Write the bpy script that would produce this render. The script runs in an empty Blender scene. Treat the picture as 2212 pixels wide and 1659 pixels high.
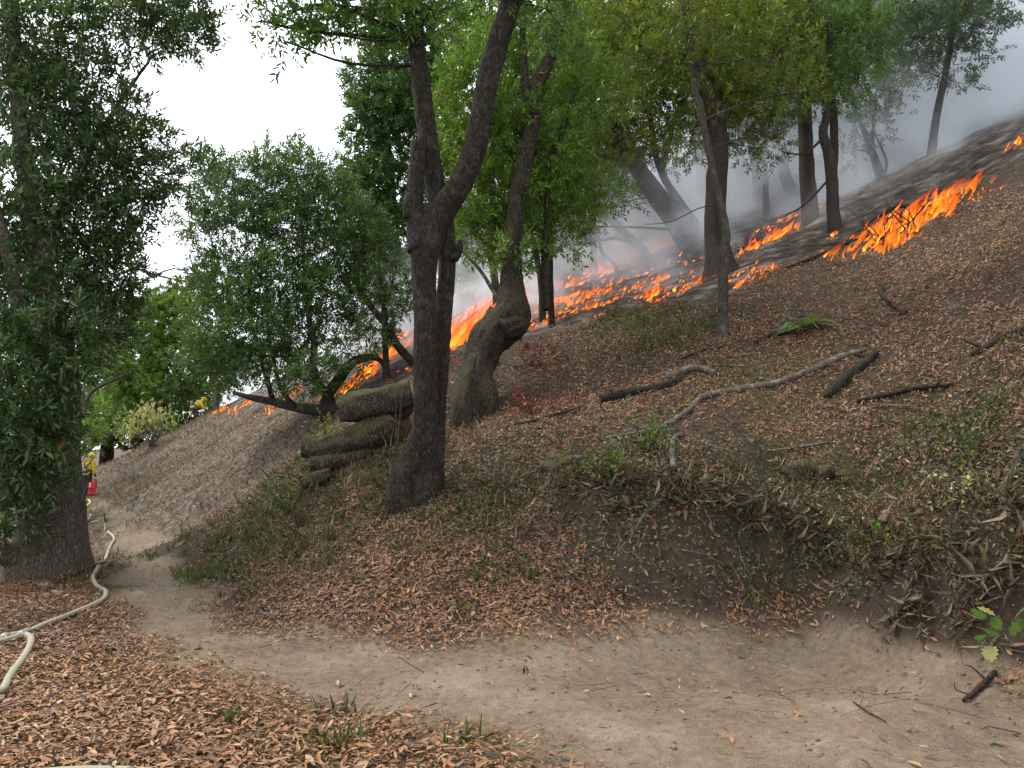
import bpy, math, random
import numpy as np
from mathutils import Vector, Matrix, Euler
R = math.radians
rng = np.random.default_rng(7)
random.seed(7)
sc = bpy.context.scene
col = sc.collection

# ------------------------------------------------------------------ camera, sky, sun, exposure
F = 1650.0            # focal length in units of a 2212 px wide picture
CAMZ = 1.6
PITCH = math.atan((993 - 829.5) / F)
cam_d = bpy.data.cameras.new('camera')
cam = bpy.data.objects.new('camera', cam_d); col.objects.link(cam)
cam.location = (0, 0, CAMZ)
cam.rotation_euler = (math.pi / 2 + PITCH, 0, 0)
cam_d.sensor_width = 36.0
cam_d.lens = 36.0 * F / 2212.0
cam_d.clip_start = 0.05
cam_d.clip_end = 2000
sc.camera = cam

SUN_EL, SUN_AZ = 52.0, -60.0       # azimuth clockwise from the view direction
world = bpy.data.worlds.new('World'); sc.world = world
world.use_nodes = True
wn = world.node_tree
bg = wn.nodes['Background']
sky = wn.nodes.new('ShaderNodeTexSky')
sky.sky_type = 'NISHITA'
sky.sun_disc = False
sky.sun_elevation = R(SUN_EL)
sky.sun_rotation = R(SUN_AZ)
sky.dust_density = 4.0
sky.air_density = 1.0
# thin bright overcast over the whole dome, a little blue showing through
mixw = wn.nodes.new('ShaderNodeMixRGB')
mixw.inputs['Fac'].default_value = 0.72
mixw.inputs['Color2'].default_value = (8.6, 8.9, 9.2, 1)
wn.links.new(sky.outputs['Color'], mixw.inputs['Color1'])
wn.links.new(mixw.outputs['Color'], bg.inputs['Color'])
bg.inputs['Strength'].default_value = 0.12

sun_d = bpy.data.lights.new('sun', 'SUN')
sun_d.energy = 2.0
sun_d.angle = R(18)
sun_d.color = (1.0, 0.95, 0.88)
sun = bpy.data.objects.new('sun', sun_d); col.objects.link(sun)
sdir = Vector((math.sin(R(SUN_AZ)) * math.cos(R(SUN_EL)), math.cos(R(SUN_AZ)) * math.cos(R(SUN_EL)), math.sin(R(SUN_EL))))
sun.rotation_euler = (-sdir).to_track_quat('-Z', 'Y').to_euler()

sc.view_settings.view_transform = 'Standard'
sc.view_settings.look = 'None'
sc.view_settings.exposure = 1.2
sc.view_settings.gamma = 1.0
sc.cycles.use_denoising = True
try:
    sc.cycles.denoiser = 'OPENIMAGEDENOISE'
    sc.cycles.denoising_prefilter = 'ACCURATE'
except Exception:
    pass
sc.cycles.max_bounces = 5
sc.cycles.diffuse_bounces = 3
sc.cycles.glossy_bounces = 2
sc.cycles.transmission_bounces = 3
sc.cycles.transparent_max_bounces = 12
sc.cycles.volume_bounces = 3
sc.cycles.volume_step_rate = 1.0
sc.cycles.volume_max_steps = 128
sc.cycles.caustics_reflective = False
sc.cycles.caustics_refractive = False
sc.cycles.sample_clamp_indirect = 6.0

# ------------------------------------------------------------------ small maths
def ray(px, py):
    r = (px - 1106.0) / F; u = (829.5 - py) / F
    c, s = math.cos(PITCH), math.sin(PITCH)
    return np.array([r, c - u * s, s + u * c])
def P(px, py, depth):
    d = ray(px, py); d = d * (depth / d[1])
    return np.array([d[0], d[1], d[2] + CAMZ])
def W(wpx, depth):            # picture width -> metres at a depth
    return wpx * depth / F
def _h(ix, iy, iz, seed):
    with np.errstate(over='ignore'):
        n = (ix.astype(np.int64) * 374761393 + iy.astype(np.int64) * 668265263 + iz.astype(np.int64) * 1440662683 + seed * 974634777) & 0xffffffff
        n = ((n ^ (n >> 13)) * 1274126177) & 0xffffffff
        n = (n ^ (n >> 16)) & 0xffffff
    return n / float(0xffffff)
def vnoise3(x, y, z, seed=0):
    x = np.asarray(x, float); y = np.asarray(y, float); z = np.asarray(z, float)
    ix, iy, iz = np.floor(x), np.floor(y), np.floor(z)
    fx, fy, fz = x - ix, y - iy, z - iz
    fx = fx * fx * (3 - 2 * fx); fy = fy * fy * (3 - 2 * fy); fz = fz * fz * (3 - 2 * fz)
    out = 0
    for dx in (0, 1):
        wx = fx if dx else 1 - fx
        for dy in (0, 1):
            wy = fy if dy else 1 - fy
            for dz in (0, 1):
                wz = fz if dz else 1 - fz
                out = out + wx * wy * wz * _h(ix + dx, iy + dy, iz + dz, seed)
    return out
def vnoise(x, y, seed=0):
    x = np.asarray(x, float); y = np.asarray(y, float)
    ix, iy = np.floor(x), np.floor(y)
    fx, fy = x - ix, y - iy
    fx = fx * fx * (3 - 2 * fx); fy = fy * fy * (3 - 2 * fy)
    z = np.zeros_like(ix)
    a = _h(ix, iy, z, seed); b = _h(ix + 1, iy, z, seed); c = _h(ix, iy + 1, z, seed); d = _h(ix + 1, iy + 1, z, seed)
    return (a * (1 - fx) + b * fx) * (1 - fy) + (c * (1 - fx) + d * fx) * fy
def fbm(x, y, octv=3, seed=0):
    s = 0; a = 0.5; t = 0
    for o in range(octv):
        s = s + a * vnoise(np.asarray(x) * 2 ** o + 17.3 * o, np.asarray(y) * 2 ** o - 9.1 * o, seed + o); t += a; a *= 0.5
    return s / t
def sstep(a, b, x):
    t = np.clip((x - a) / (b - a), 0, 1); return t * t * (3 - 2 * t)
def norm(v):
    return v / np.maximum(np.linalg.norm(v, axis=-1, keepdims=True), 1e-9)

# ------------------------------------------------------------------ object helpers
def tag(o, label=None, cat=None, group=None, kind=None):
    if label: o['label'] = label
    if cat: o['category'] = cat
    if group: o['group'] = group
    if kind: o['kind'] = kind
    return o
def empty(name, loc=(0, 0, 0)):
    o = bpy.data.objects.new(name, None); col.objects.link(o); o.location = loc
    o.empty_display_size = 0.2
    return o
def add_obj(name, me, parent=None):
    o = bpy.data.objects.new(name, me); col.objects.link(o)
    if parent is not None:
        o.parent = parent
        o.matrix_parent_inverse = Matrix.Translation(parent.location).inverted() if parent.rotation_euler[:] == (0, 0, 0) else parent.matrix_world.inverted()
    return o
def mesh_np(name, V, tris=None, quads=None, mats=(), fattr=None, pattr=None, midx=None, smooth=False):
    me = bpy.data.meshes.new(name)
    V = np.asarray(V, np.float32)
    nt = 0 if tris is None else len(tris); nq = 0 if quads is None else len(quads)
    loops = []
    if nt: loops.append(np.asarray(tris, np.int32).ravel())
    if nq: loops.append(np.asarray(quads, np.int32).ravel())
    L = np.concatenate(loops)
    starts = np.concatenate([np.arange(nt) * 3, nt * 3 + np.arange(nq) * 4]).astype(np.int32)
    me.vertices.add(len(V)); me.vertices.foreach_set('co', V.ravel())
    me.loops.add(len(L)); me.loops.foreach_set('vertex_index', L)
    me.polygons.add(nt + nq); me.polygons.foreach_set('loop_start', starts)
    if smooth: me.polygons.foreach_set('use_smooth', np.ones(nt + nq, bool))
    for m in mats: me.materials.append(m)
    if midx is not None: me.polygons.foreach_set('material_index', np.asarray(midx, np.int32))
    for k, v in (fattr or {}).items():
        a = me.attributes.new(k, 'FLOAT', 'FACE'); a.data.foreach_set('value', np.asarray(v, np.float32))
    for k, v in (pattr or {}).items():
        a = me.attributes.new(k, 'FLOAT', 'POINT'); a.data.foreach_set('value', np.asarray(v, np.float32))
    me.update(calc_edges=True)
    me.validate()
    return me

class MB:
    """collects shapes for one mesh"""
    def __init__(s): s.V = []; s.T = []; s.Q = []; s.n = 0; s.tm = []; s.qm = []
    def add(s, V, tris=None, quads=None, m=0):
        V = np.asarray(V, float).reshape(-1, 3); s.V.append(V)
        if tris is not None and len(tris): s.T.append(np.asarray(tris, int).reshape(-1, 3) + s.n); s.tm.append(np.full(len(s.T[-1]), m))
        if quads is not None and len(quads): s.Q.append(np.asarray(quads, int).reshape(-1, 4) + s.n); s.qm.append(np.full(len(s.Q[-1]), m))
        s.n += len(V)
    def build(s, name, mats, parent=None, smooth=True):
        T = np.concatenate(s.T) if s.T else None; Q = np.concatenate(s.Q) if s.Q else None
        mi = np.concatenate((s.tm or []) + (s.qm or []))
        if not isinstance(mats, (list, tuple)): mats = [mats]
        me = mesh_np(name, np.concatenate(s.V), T, Q, mats, midx=mi, smooth=smooth)
        return add_obj(name, me, parent)

def catmull(pts, n_per):
    pts = np.asarray(pts, float)
    p = np.vstack([2 * pts[0] - pts[1], pts, 2 * pts[-1] - pts[-2]])
    out = []
    for i in range(1, len(p) - 2):
        k = n_per if np.isscalar(n_per) else n_per[i - 1]
        t = np.linspace(0, 1, k, endpoint=False)[:, None]
        a, b, c, d = p[i - 1], p[i], p[i + 1], p[i + 2]
        out.append(0.5 * (2 * b + (c - a) * t + (2 * a - 5 * b + 4 * c - d) * t ** 2 + (3 * b - a - 3 * c + d) * t ** 3))
    out.append(p[-2][None])
    return np.vstack(out)
def tube(pts, rad, seg=8, cap=True, rough=0.0, freq=3.0, seed=0, squash=None, ridge=0.0):
    """swept tube; rough / ridge give bark relief in the real surface"""
    pts = np.asarray(pts, float); rad = np.asarray(rad, float)
    n = len(pts)
    t = np.gradient(pts, axis=0); t = norm(t)
    ref = np.array([1.0, 0.13, 0.07]) if abs(t[0][0]) < 0.8 else np.array([0.1, 1.0, 0.05])
    us = []
    u = ref - t[0] * np.dot(ref, t[0]); u /= np.linalg.norm(u)
    for i in range(n):
        u = u - t[i] * np.dot(u, t[i]); u /= max(np.linalg.norm(u), 1e-9); us.append(u)
    U = np.array(us); B = np.cross(t, U)
    a = np.linspace(0, 2 * np.pi, seg, endpoint=False)
    rr = rad[:, None] * np.ones((n, seg))
    ln = np.concatenate([[0], np.cumsum(np.linalg.norm(np.diff(pts, axis=0), axis=1))])
    ca, sa = np.cos(a), np.sin(a)
    if rough:
        r0 = np.maximum(rad.mean(), 1e-3)
        nx = ca[None] * freq + 0 * ln[:, None]; ny = sa[None] * freq + 0 * ln[:, None]; nz = ln[:, None] / r0 * 0.5 + 0 * ca[None]
        rr = rr * (1 + rough * (vnoise3(nx + seed, ny + 3.1 * seed, nz, seed) - 0.5) * 2 + 0.5 * rough * (vnoise3(nx * 2.3 + seed, ny * 2.3, nz * 2.1, seed + 5) - 0.5) * 2)
    if ridge:
        r0 = np.maximum(rad.mean(), 1e-3)
        k = 5.5
        q = vnoise3(ca[None] * k + 0 * ln[:, None], sa[None] * k + 0 * ln[:, None], ln[:, None] / r0 * 1.1 + 0 * ca[None], seed + 11)
        rr = rr + ridge * (np.abs(q - 0.5) * 2 - 0.4)
    V = pts[:, None, :] + (U[:, None, :] * ca[None, :, None] + B[:, None, :] * sa[None, :, None]) * rr[:, :, None]
    V = V.reshape(-1, 3)
    i = np.arange(n - 1)[:, None] * seg; j = np.arange(seg)[None]; j2 = (j + 1) % seg
    Q = np.stack([i + j, i + j2, i + seg + j2, i + seg + j], -1).reshape(-1, 4)
    T = []
    if cap:
        V = np.vstack([V, pts[0], pts[-1]])
        a0, a1 = n * seg, n * seg + 1
        for k in range(seg):
            T.append((a0, (k + 1) % seg, k)); T.append((a1, (n - 1) * seg + k, (n - 1) * seg + (k + 1) % seg))
    return V, np.array(T, int).reshape(-1, 3), Q
def add_tube(mb, pts, rad, seg=8, step=None, m=0, **k):
    pts = np.asarray(pts, float)
    if len(pts) > 2 or step:
        if step:
            L = np.linalg.norm(np.diff(pts, axis=0), axis=1); npr = [max(2, int(math.ceil(l / step))) for l in L]
        else: npr = [4] * (len(pts) - 1)
        pr = np.hstack([pts, np.asarray(rad, float)[:, None]])
        c = catmull(pr, npr); pts, rad = c[:, :3], np.maximum(c[:, 3], 0.0005)
    V, T, Q = tube(pts, rad, seg, **k)
    mb.add(V, T, Q, m)

# ------------------------------------------------------------------ materials
MATS = {}
def nmat(name):
    m = bpy.data.materials.new(name); m.use_nodes = True
    MATS[name] = m
    nt = m.node_tree
    return m, nt, nt.nodes['Principled BSDF']
def node(nt, typ, **kw):
    n = nt.nodes.new(typ)
    for k, v in kw.items(): setattr(n, k, v)
    return n
def ramp(nt, fac, stops, interp='LINEAR'):
    r = nt.nodes.new('ShaderNodeValToRGB'); r.color_ramp.interpolation = interp
    els = r.color_ramp.elements
    while len(els) < len(stops): els.new(0.5)
    for e, (p, c) in zip(els, stops):
        e.position = p; e.color = (*c, 1) if len(c) == 3 else c
    if fac is not None: nt.links.new(fac, r.inputs['Fac'])
    return r.outputs['Color']
def noise(nt, scale, detail=4, rough=0.55, vec=None, out='Fac'):
    n = nt.nodes.new('ShaderNodeTexNoise'); n.inputs['Scale'].default_value = scale; n.inputs['Detail'].default_value = detail; n.inputs['Roughness'].default_value = rough
    if vec is not None: nt.links.new(vec, n.inputs['Vector'])
    return n.outputs[out]
def objco(nt, scale=None):
    tc = nt.nodes.new('ShaderNodeTexCoord'); v = tc.outputs['Object']
    if scale:
        mp = nt.nodes.new('ShaderNodeMapping'); mp.inputs['Scale'].default_value = scale
        nt.links.new(v, mp.inputs['Vector']); v = mp.outputs['Vector']
    return v
def mixc(nt, fac, a, b, mode='MIX'):
    m = nt.nodes.new('ShaderNodeMixRGB'); m.blend_type = mode
    for s, v in ((m.inputs['Fac'], fac), (m.inputs['Color1'], a), (m.inputs['Color2'], b)):
        if isinstance(v, (int, float)): s.default_value = v
        elif isinstance(v, tuple): s.default_value = (*v, 1) if len(v) == 3 else v
        else: nt.links.new(v, s)
    return m.outputs['Color']
def math_n(nt, op, a, b=None, clamp=False):
    m = nt.nodes.new('ShaderNodeMath'); m.operation = op; m.use_clamp = clamp
    for s, v in zip(m.inputs, (a, b)):
        if v is None: continue
        if isinstance(v, (int, float)): s.default_value = v
        else: nt.links.new(v, s)
    return m.outputs[0]
def attr(nt, name):
    a = nt.nodes.new('ShaderNodeAttribute'); a.attribute_name = name; return a.outputs['Fac']
def bump(nt, bsdf, h, strength=0.5, dist=0.02):
    b = nt.nodes.new('ShaderNodeBump'); b.inputs['Strength'].default_value = strength; b.inputs['Distance'].default_value = dist
    nt.links.new(h, b.inputs['Height']); nt.links.new(b.outputs['Normal'], bsdf.inputs['Normal'])

def leaf_mat(name, stops, rough=0.45, trans=0.35, spec=0.28):
    m, nt, b = nmat(name)
    c = ramp(nt, attr(nt, 'rnd'), stops)
    nt.links.new(c, b.inputs['Base Color'])
    b.inputs['Roughness'].default_value = rough
    b.inputs['Specular IOR Level'].default_value = spec
    if trans:
        t = nt.nodes.new('ShaderNodeBsdfTranslucent'); nt.links.new(mixc(nt, 1.0, c, (1.0, 1.05, 0.5), 'MULTIPLY'), t.inputs['Color'])
        mx = nt.nodes.new('ShaderNodeMixShader'); mx.inputs['Fac'].default_value = trans
        nt.links.new(b.outputs[0], mx.inputs[1]); nt.links.new(t.outputs[0], mx.inputs[2])
        nt.links.new(mx.outputs[0], nt.nodes['Material Output'].inputs['Surface'])
    return m
def bark_mat(name, dark, light, moss=None, mossamt=0.5, vs=9.0, bstr=0.9, lichen=0.0, zs=0.30, ck=0.62):
    m, nt, b = nmat(name)
    v = objco(nt, (1, 1, zs))
    vo = nt.nodes.new('ShaderNodeTexVoronoi'); vo.inputs['Scale'].default_value = vs * 3.2; vo.feature = 'DISTANCE_TO_EDGE'
    wob = noise(nt, vs * 1.5, 3, vec=v, out='Color')
    add = nt.nodes.new('ShaderNodeVectorMath'); add.operation = 'MULTIPLY_ADD'
    add.inputs[1].default_value = (0.11, 0.11, 0.11)
    nt.links.new(wob, add.inputs[0]); nt.links.new(v, add.inputs[2])
    nt.links.new(add.outputs[0], vo.inputs['Vector'])
    crack = ramp(nt, vo.outputs['Distance'], [(0.0, (0, 0, 0)), (0.22, (1, 1, 1))])
    n1 = noise(nt, vs, 6, 0.65, vec=v)
    c = mixc(nt, n1, dark, light)
    c = mixc(nt, crack, tuple(x * ck for x in dark), c)
    if lichen:
        ln = ramp(nt, noise(nt, 7.0, 5, 0.65, objco(nt)), [(0.52, (0, 0, 0)), (0.6, (1, 1, 1))])
        lf = math_n(nt, 'MULTIPLY', ln, lichen)
        c = mixc(nt, lf, c, (0.30, 0.32, 0.26))
    if moss:
        g = nt.nodes.new('ShaderNodeNewGeometry')
        sp = nt.nodes.new('ShaderNodeSeparateXYZ'); nt.links.new(g.outputs['Normal'], sp.inputs[0])
        up = math_n(nt, 'MULTIPLY_ADD', sp.outputs['Z'], 0.35)
        up.node.inputs[2].default_value = mossamt - 0.5
        mf = math_n(nt, 'ADD', noise(nt, 5.0, 7, 0.72, objco(nt)), up)
        mf = ramp(nt, mf, [(0.44, (0, 0, 0)), (0.74, (0.85, 0.85, 0.85))])
        mc = mixc(nt, noise(nt, 40, 3, vec=objco(nt)), tuple(x * 0.5 for x in moss), moss)
        c = mixc(nt, mf, c, mc)
    nt.links.new(c, b.inputs['Base Color'])
    b.inputs['Roughness'].default_value = 0.9
    b.inputs['Specular IOR Level'].default_value = 0.2
    hh = mixc(nt, 0.5, crack, noise(nt, vs * 8, 5, vec=v))
    bump(nt, b, hh, bstr, 0.03)
    return m
def plain(name, c, rough=0.7, spec=0.3, var=0.0, scale=20, metal=0.0, bstr=0.0):
    m, nt, b = nmat(name)
    if var:
        n = noise(nt, scale, 5, vec=objco(nt))
        nt.links.new(mixc(nt, n, tuple(x * (1 - var) for x in c), tuple(min(1, x * (1 + var)) for x in c)), b.inputs['Base Color'])
        if bstr: bump(nt, b, n, bstr, 0.01)
    else: b.inputs['Base Color'].default_value = (*c, 1)
    b.inputs['Roughness'].default_value = rough; b.inputs['Specular IOR Level'].default_value = spec; b.inputs['Metallic'].default_value = metal
    return m
# ------------------------------------------------------------------ the hillside (one height field)
def flat(px, py, z=0.0):
    d = ray(px, py); k = (z - CAMZ) / d[2]
    return np.array([d[0] * k, d[1] * k, z])
inner_px = [(2500, 1560), (2212, 1450), (1800, 1345), (1400, 1350), (900, 1375), (560, 1352), (480, 1310), (412, 1240), (395, 1180), (340, 1122), (245, 1082), (212, 1072)]
outer_px = [(188, 1072), (212, 1102), (243, 1140), (262, 1200), (246, 1285), (256, 1372), (330, 1442), (600, 1528), (850, 1592), (1070, 1670), (1350, 1900), (2700, 2100)]
trail_poly = np.array([flat(*p)[:2] for p in inner_px + outer_px])
ctrl = [flat(*p) for p in inner_px] + [flat(*p) for p in outer_px]
ctrl += [flat(*p) for p in [(100, 1640), (600, 1640), (300, 1480), (60, 1400), (150, 1280), (1500, 1650), (1900, 1500), (1100, 1450)]]
for q in [
    # bank and slope above the tread, right to left
    (2212, 1240, 6.0), (2212, 1060, 6.6), (2212, 900, 7.6), (2212, 600, 10.0), (2212, 400, 13.2), (2212, 290, 16.5), (2190, 205, 30),
    (1960, 1050, 8.4), (1960, 800, 9.9), (1960, 620, 12.0), (1960, 490, 14.6), (2018, 332, 20),
    (1750, 1260, 8.0), (1750, 1100, 8.7), (1740, 820, 10.6), (1740, 700, 12.0), (1720, 560, 15.0), (1750, 470, 18.6), (1800, 495, 17.2),
    (1500, 1270, 7.75), (1560, 850, 10.9), (1560, 722, 12.6), (1500, 655, 14.4), (1560, 592, 17.0),
    (1250, 1250, 7.9), (1200, 1050, 9.4), (1240, 850, 12.0), (1250, 705, 15.0),
    (905, 1240, 8.0), (905, 1060, 9.8), (1020, 885, 12.6), (1100, 745, 15.6), (900, 800, 16.2),
    (700, 1250, 8.4), (690, 1030, 11.3), (760, 900, 13.4), (740, 848, 18.0),
    (540, 1180, 10.6), (520, 1080, 13.5), (560, 970, 18.0), (660, 885, 18.5), (600, 862, 24.5),
    (430, 1110, 16.0), (420, 1030, 22.0), (480, 950, 27.0), (503, 882, 36.0), (425, 910, 45.0),
    (320, 1060, 27.0), (330, 1000, 36.0), (300, 985, 45.0), (250, 1010, 47.0),
    # burning slope further up
    (1000, 700, 22.0), (1180, 640, 22.0), (1320, 610, 22.0), (1440, 508, 27.0), (1480, 560, 20.5), (1700, 400, 28.0), (1900, 395, 22.0), (2050, 250, 32.0), (1300, 520, 32.0), (850, 720, 28.0),
    (1600, 545, 18.6),
    # raw step of the cut bank
    (1230, 1150, 8.65), (1230, 1050, 8.95), (1330, 1185, 8.2), (1330, 1065, 8.5), (1430, 1195, 8.05), (1430, 1065, 8.4), (1530, 1190, 8.05), (1530, 1080, 8.35), (1640, 1195, 8.1), (1640, 1090, 8.4),
    (1850, 1300, 7.35), (1850, 1180, 7.6), (2000, 1380, 6.6), (2000, 1200, 6.95), (2120, 1420, 6.0), (2120, 1210, 6.35),
]:
    ctrl.append(P(*q))
ctrl += [np.array(v, float) for v in [(-10, 7, -0.5), (-14, 11, -1.2), (-22, 18, -3.2), (-32, 24, -6), (-40, 42, -4), (-32, 60, -0.5), (-24, 38, -0.2),
                                      (-8, 1, -0.3), (0, -3, 0), (8, -2, 0.1), (9, 5, 2.2), (14, 5, 5.0), (-20, -2, -3), (-8, 60, 8), (10, 60, 17), (30, 50, 27), (30, 20, 19), (22, 10, 12), (-20, 75, 4), (20, 90, 28), (50, 60, 38), (-60, 40, -8), (-60, 90, 0)]]
ctrl = np.array(ctrl)
SC = 10.0
def _tps(r2):
    return np.where(r2 > 1e-12, 0.5 * r2 * np.log(np.maximum(r2, 1e-12)), 0)
_c = ctrl[:, :2] / SC
_n = len(_c)
_K = _tps(((_c[:, None] - _c[None]) ** 2).sum(-1)) + np.eye(_n) * 0.0012
_Pm = np.hstack([np.ones((_n, 1)), _c])
_A = np.block([[_K, _Pm], [_Pm.T, np.zeros((3, 3))]])
_w = np.linalg.solve(_A, np.concatenate([ctrl[:, 2], np.zeros(3)]))
GX = np.arange(-75, 75.01, 0.25); GY = np.arange(-8, 100.01, 0.25)
_gx, _gy = np.meshgrid(GX, GY)
GZ = np.zeros(_gx.size)
_q = np.stack([_gx.ravel(), _gy.ravel()], -1) / SC
for s in range(0, len(_q), 20000):
    qq = _q[s:s + 20000]
    GZ[s:s + 20000] = _tps(((qq[:, None] - _c[None]) ** 2).sum(-1)) @ _w[:_n] + _w[_n] + qq @ _w[_n + 1:]
GZ = np.clip(GZ, -14, 45).reshape(_gx.shape)
def base_h(x, y):
    x = np.asarray(x, float); y = np.asarray(y, float)
    cx = np.clip(x, GX[0], GX[-1] - 0.01); cy = np.clip(y, GY[0], GY[-1] - 0.01)
    fx = (cx - GX[0]) / 0.25; fy = (cy - GY[0]) / 0.25
    ix = fx.astype(int); iy = fy.astype(int); fx = fx - ix; fy = fy - iy
    return (GZ[iy, ix] * (1 - fx) + GZ[iy, ix + 1] * fx) * (1 - fy) + (GZ[iy + 1, ix] * (1 - fx) + GZ[iy + 1, ix + 1] * fx) * fy
def poly_sd(poly, x, y):
    x = np.asarray(x, float); y = np.asarray(y, float)
    d = np.full(x.shape, 1e9); ins = np.zeros(x.shape, bool)
    for (ax, ay), (bx, by) in zip(poly, np.roll(poly, -1, 0)):
        ex, ey = bx - ax, by - ay
        t = np.clip(((x - ax) * ex + (y - ay) * ey) / (ex * ex + ey * ey), 0, 1)
        d = np.minimum(d, np.hypot(x - ax - t * ex, y - ay - t * ey))
        c = ((ay > y) != (by > y))
        with np.errstate(divide='ignore', invalid='ignore'):
            xi = (bx - ax) * (y - ay) / (by - ay) + ax
        ins ^= c & (x < xi)
    return np.where(ins, d, -d)
def trail_m(x, y):
    s = poly_sd(trail_poly, x, y)
    return sstep(-0.28, 0.34, s + (fbm(np.asarray(x) * 1.7, np.asarray(y) * 1.7, 3, 3) - 0.5) * 0.7) * sstep(0.20, 0.05, base_h(x, y) + (fbm(np.asarray(x) * 3, np.asarray(y) * 3, 2, 5) - 0.5) * 0.12)
def micro(x, y):
    x = np.asarray(x, float); y = np.asarray(y, float)
    tm = trail_m(x, y)
    hum = sstep(0.0, 1.5, x) * sstep(11.5, 9.5, y)
    bumps = (fbm(x * 0.9, y * 0.9, 4, 21) - 0.5) * 0.34 + hum * (fbm(x * 1.5 + 4, y * 1.5, 3, 23) - 0.5) * 0.5 + (fbm(x * 4, y * 4, 3, 22) - 0.5) * 0.09
    tread = (fbm(x * 1.6, y * 1.6, 4, 31) - 0.5) * 0.11 + (fbm(x * 7, y * 7, 3, 32) - 0.5) * 0.04
    leafy = (fbm(x * 1.2, y * 1.2, 4, 25) - 0.5) * 0.10
    bh = base_h(x, y); near = sstep(0.05, 0.6, bh)
    e = 0.2; gr = np.hypot(base_h(x + e, y) - base_h(x - e, y), base_h(x, y + e) - base_h(x, y - e)) / (2 * e)
    raw = sstep(0.75, 1.3, gr) * sstep(12, 9, y)
    bumps = bumps + raw * ((fbm(x * 3.2, y * 3.2, 3, 27) - 0.5) * 0.36 + (fbm(x * 11, y * 11, 2, 28) - 0.5) * 0.12)
    return tm * tread + (1 - tm) * (near * bumps + (1 - near) * leafy)
def H(x, y):
    return base_h(x, y) + micro(x, y)
def G(px, py, far=90.0):
    """first point of the hillside along a line of sight"""
    d = ray(px, py); t = np.arange(1.0, far, 0.05)
    x = d[0] * t; y = d[1] * t; z = d[2] * t + CAMZ
    below = np.nonzero(z < H(x, y))[0]
    k = below[0] if len(below) else len(t) - 1
    return np.array([x[k], y[k], float(H(x[k:k + 1], y[k:k + 1])[0])])
def gp(x, y, dz=0.0):
    return np.array([x, y, float(H(np.array([x]), np.array([y]))[0]) + dz])
front_px = [(452, 893), (505, 884), (600, 864), (728, 844), (800, 830), (900, 806), (1000, 775), (1130, 738), (1250, 702), (1330, 668), (1430, 662), (1575, 645), (1665, 588), (1745, 530), (1860, 548), (1960, 525), (2080, 430), (2205, 340)]
front = np.array([G(*p)[:2] for p in front_px])
burn_poly = np.vstack([front, [[30, 22], [60, 60], [20, 95], [-15, 70]]])
def burn_m(x, y):
    s = poly_sd(burn_poly, x, y)
    return sstep(-0.25, 0.35, s + (fbm(np.asarray(x) * 1.3, np.asarray(y) * 1.3, 3, 41) - 0.5) * 1.2)
def dry_m(x, y):      # tan slope beyond the logs
    x = np.asarray(x, float); y = np.asarray(y, float)
    return sstep(12, 17, y) * sstep(-2.0, -5.0, x + 0.25 * (y - 15))
def moss_m(x, y):
    return sstep(0.56, 0.72, fbm(np.asarray(x) * 0.55 + 5, np.asarray(y) * 0.55, 3, 51))

def build_ground():
    na = 390
    ang = np.linspace(R(-78), R(78), na)
    rr = [0.4]
    while rr[-1] < 420: rr.append(rr[-1] * (1.0065 if 5.4 < rr[-1] < 9.8 else 1.019 if rr[-1] < 28 else 1.035))
    rr = np.array(rr); nr = len(rr)
    A, RR = np.meshgrid(ang, rr)
    X = (RR * np.sin(A)).ravel(); Y = (RR * np.cos(A)).ravel() - 0.2
    Z = H(X, Y)
    V = np.stack([X, Y, Z], -1)
    i = np.arange(nr - 1)[:, None] * na; j = np.arange(na - 1)[None]
    Q = np.stack([i + j, i + j + 1, i + na + j + 1, i + na + j], -1).reshape(-1, 4)
    Q = Q[:, ::-1]
    tm = trail_m(X, Y)
    pa = {'trail': tm, 'burn': burn_m(X, Y), 'dry': dry_m(X, Y), 'mossy': moss_m(X, Y)}
    ft = tm[Q].mean(1) > 0.5
    for name, sel in (('ground', ~ft), ('trail', ft)):
        q = Q[sel]; used = np.unique(q); mp = np.zeros(len(V), int); mp[used] = np.arange(len(used))
        me = mesh_np(name, V[used], None, mp[q], [MATS['soil']], pattr={k: v[used] for k, v in pa.items()}, smooth=True)
        o = add_obj(name, me); o['kind'] = 'structure'
        o['label'] = {'ground': 'steep hillside of brown soil under dry leaves', 'trail': 'bare tan dirt footpath bending around the foot of the slope'}[name]

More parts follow.
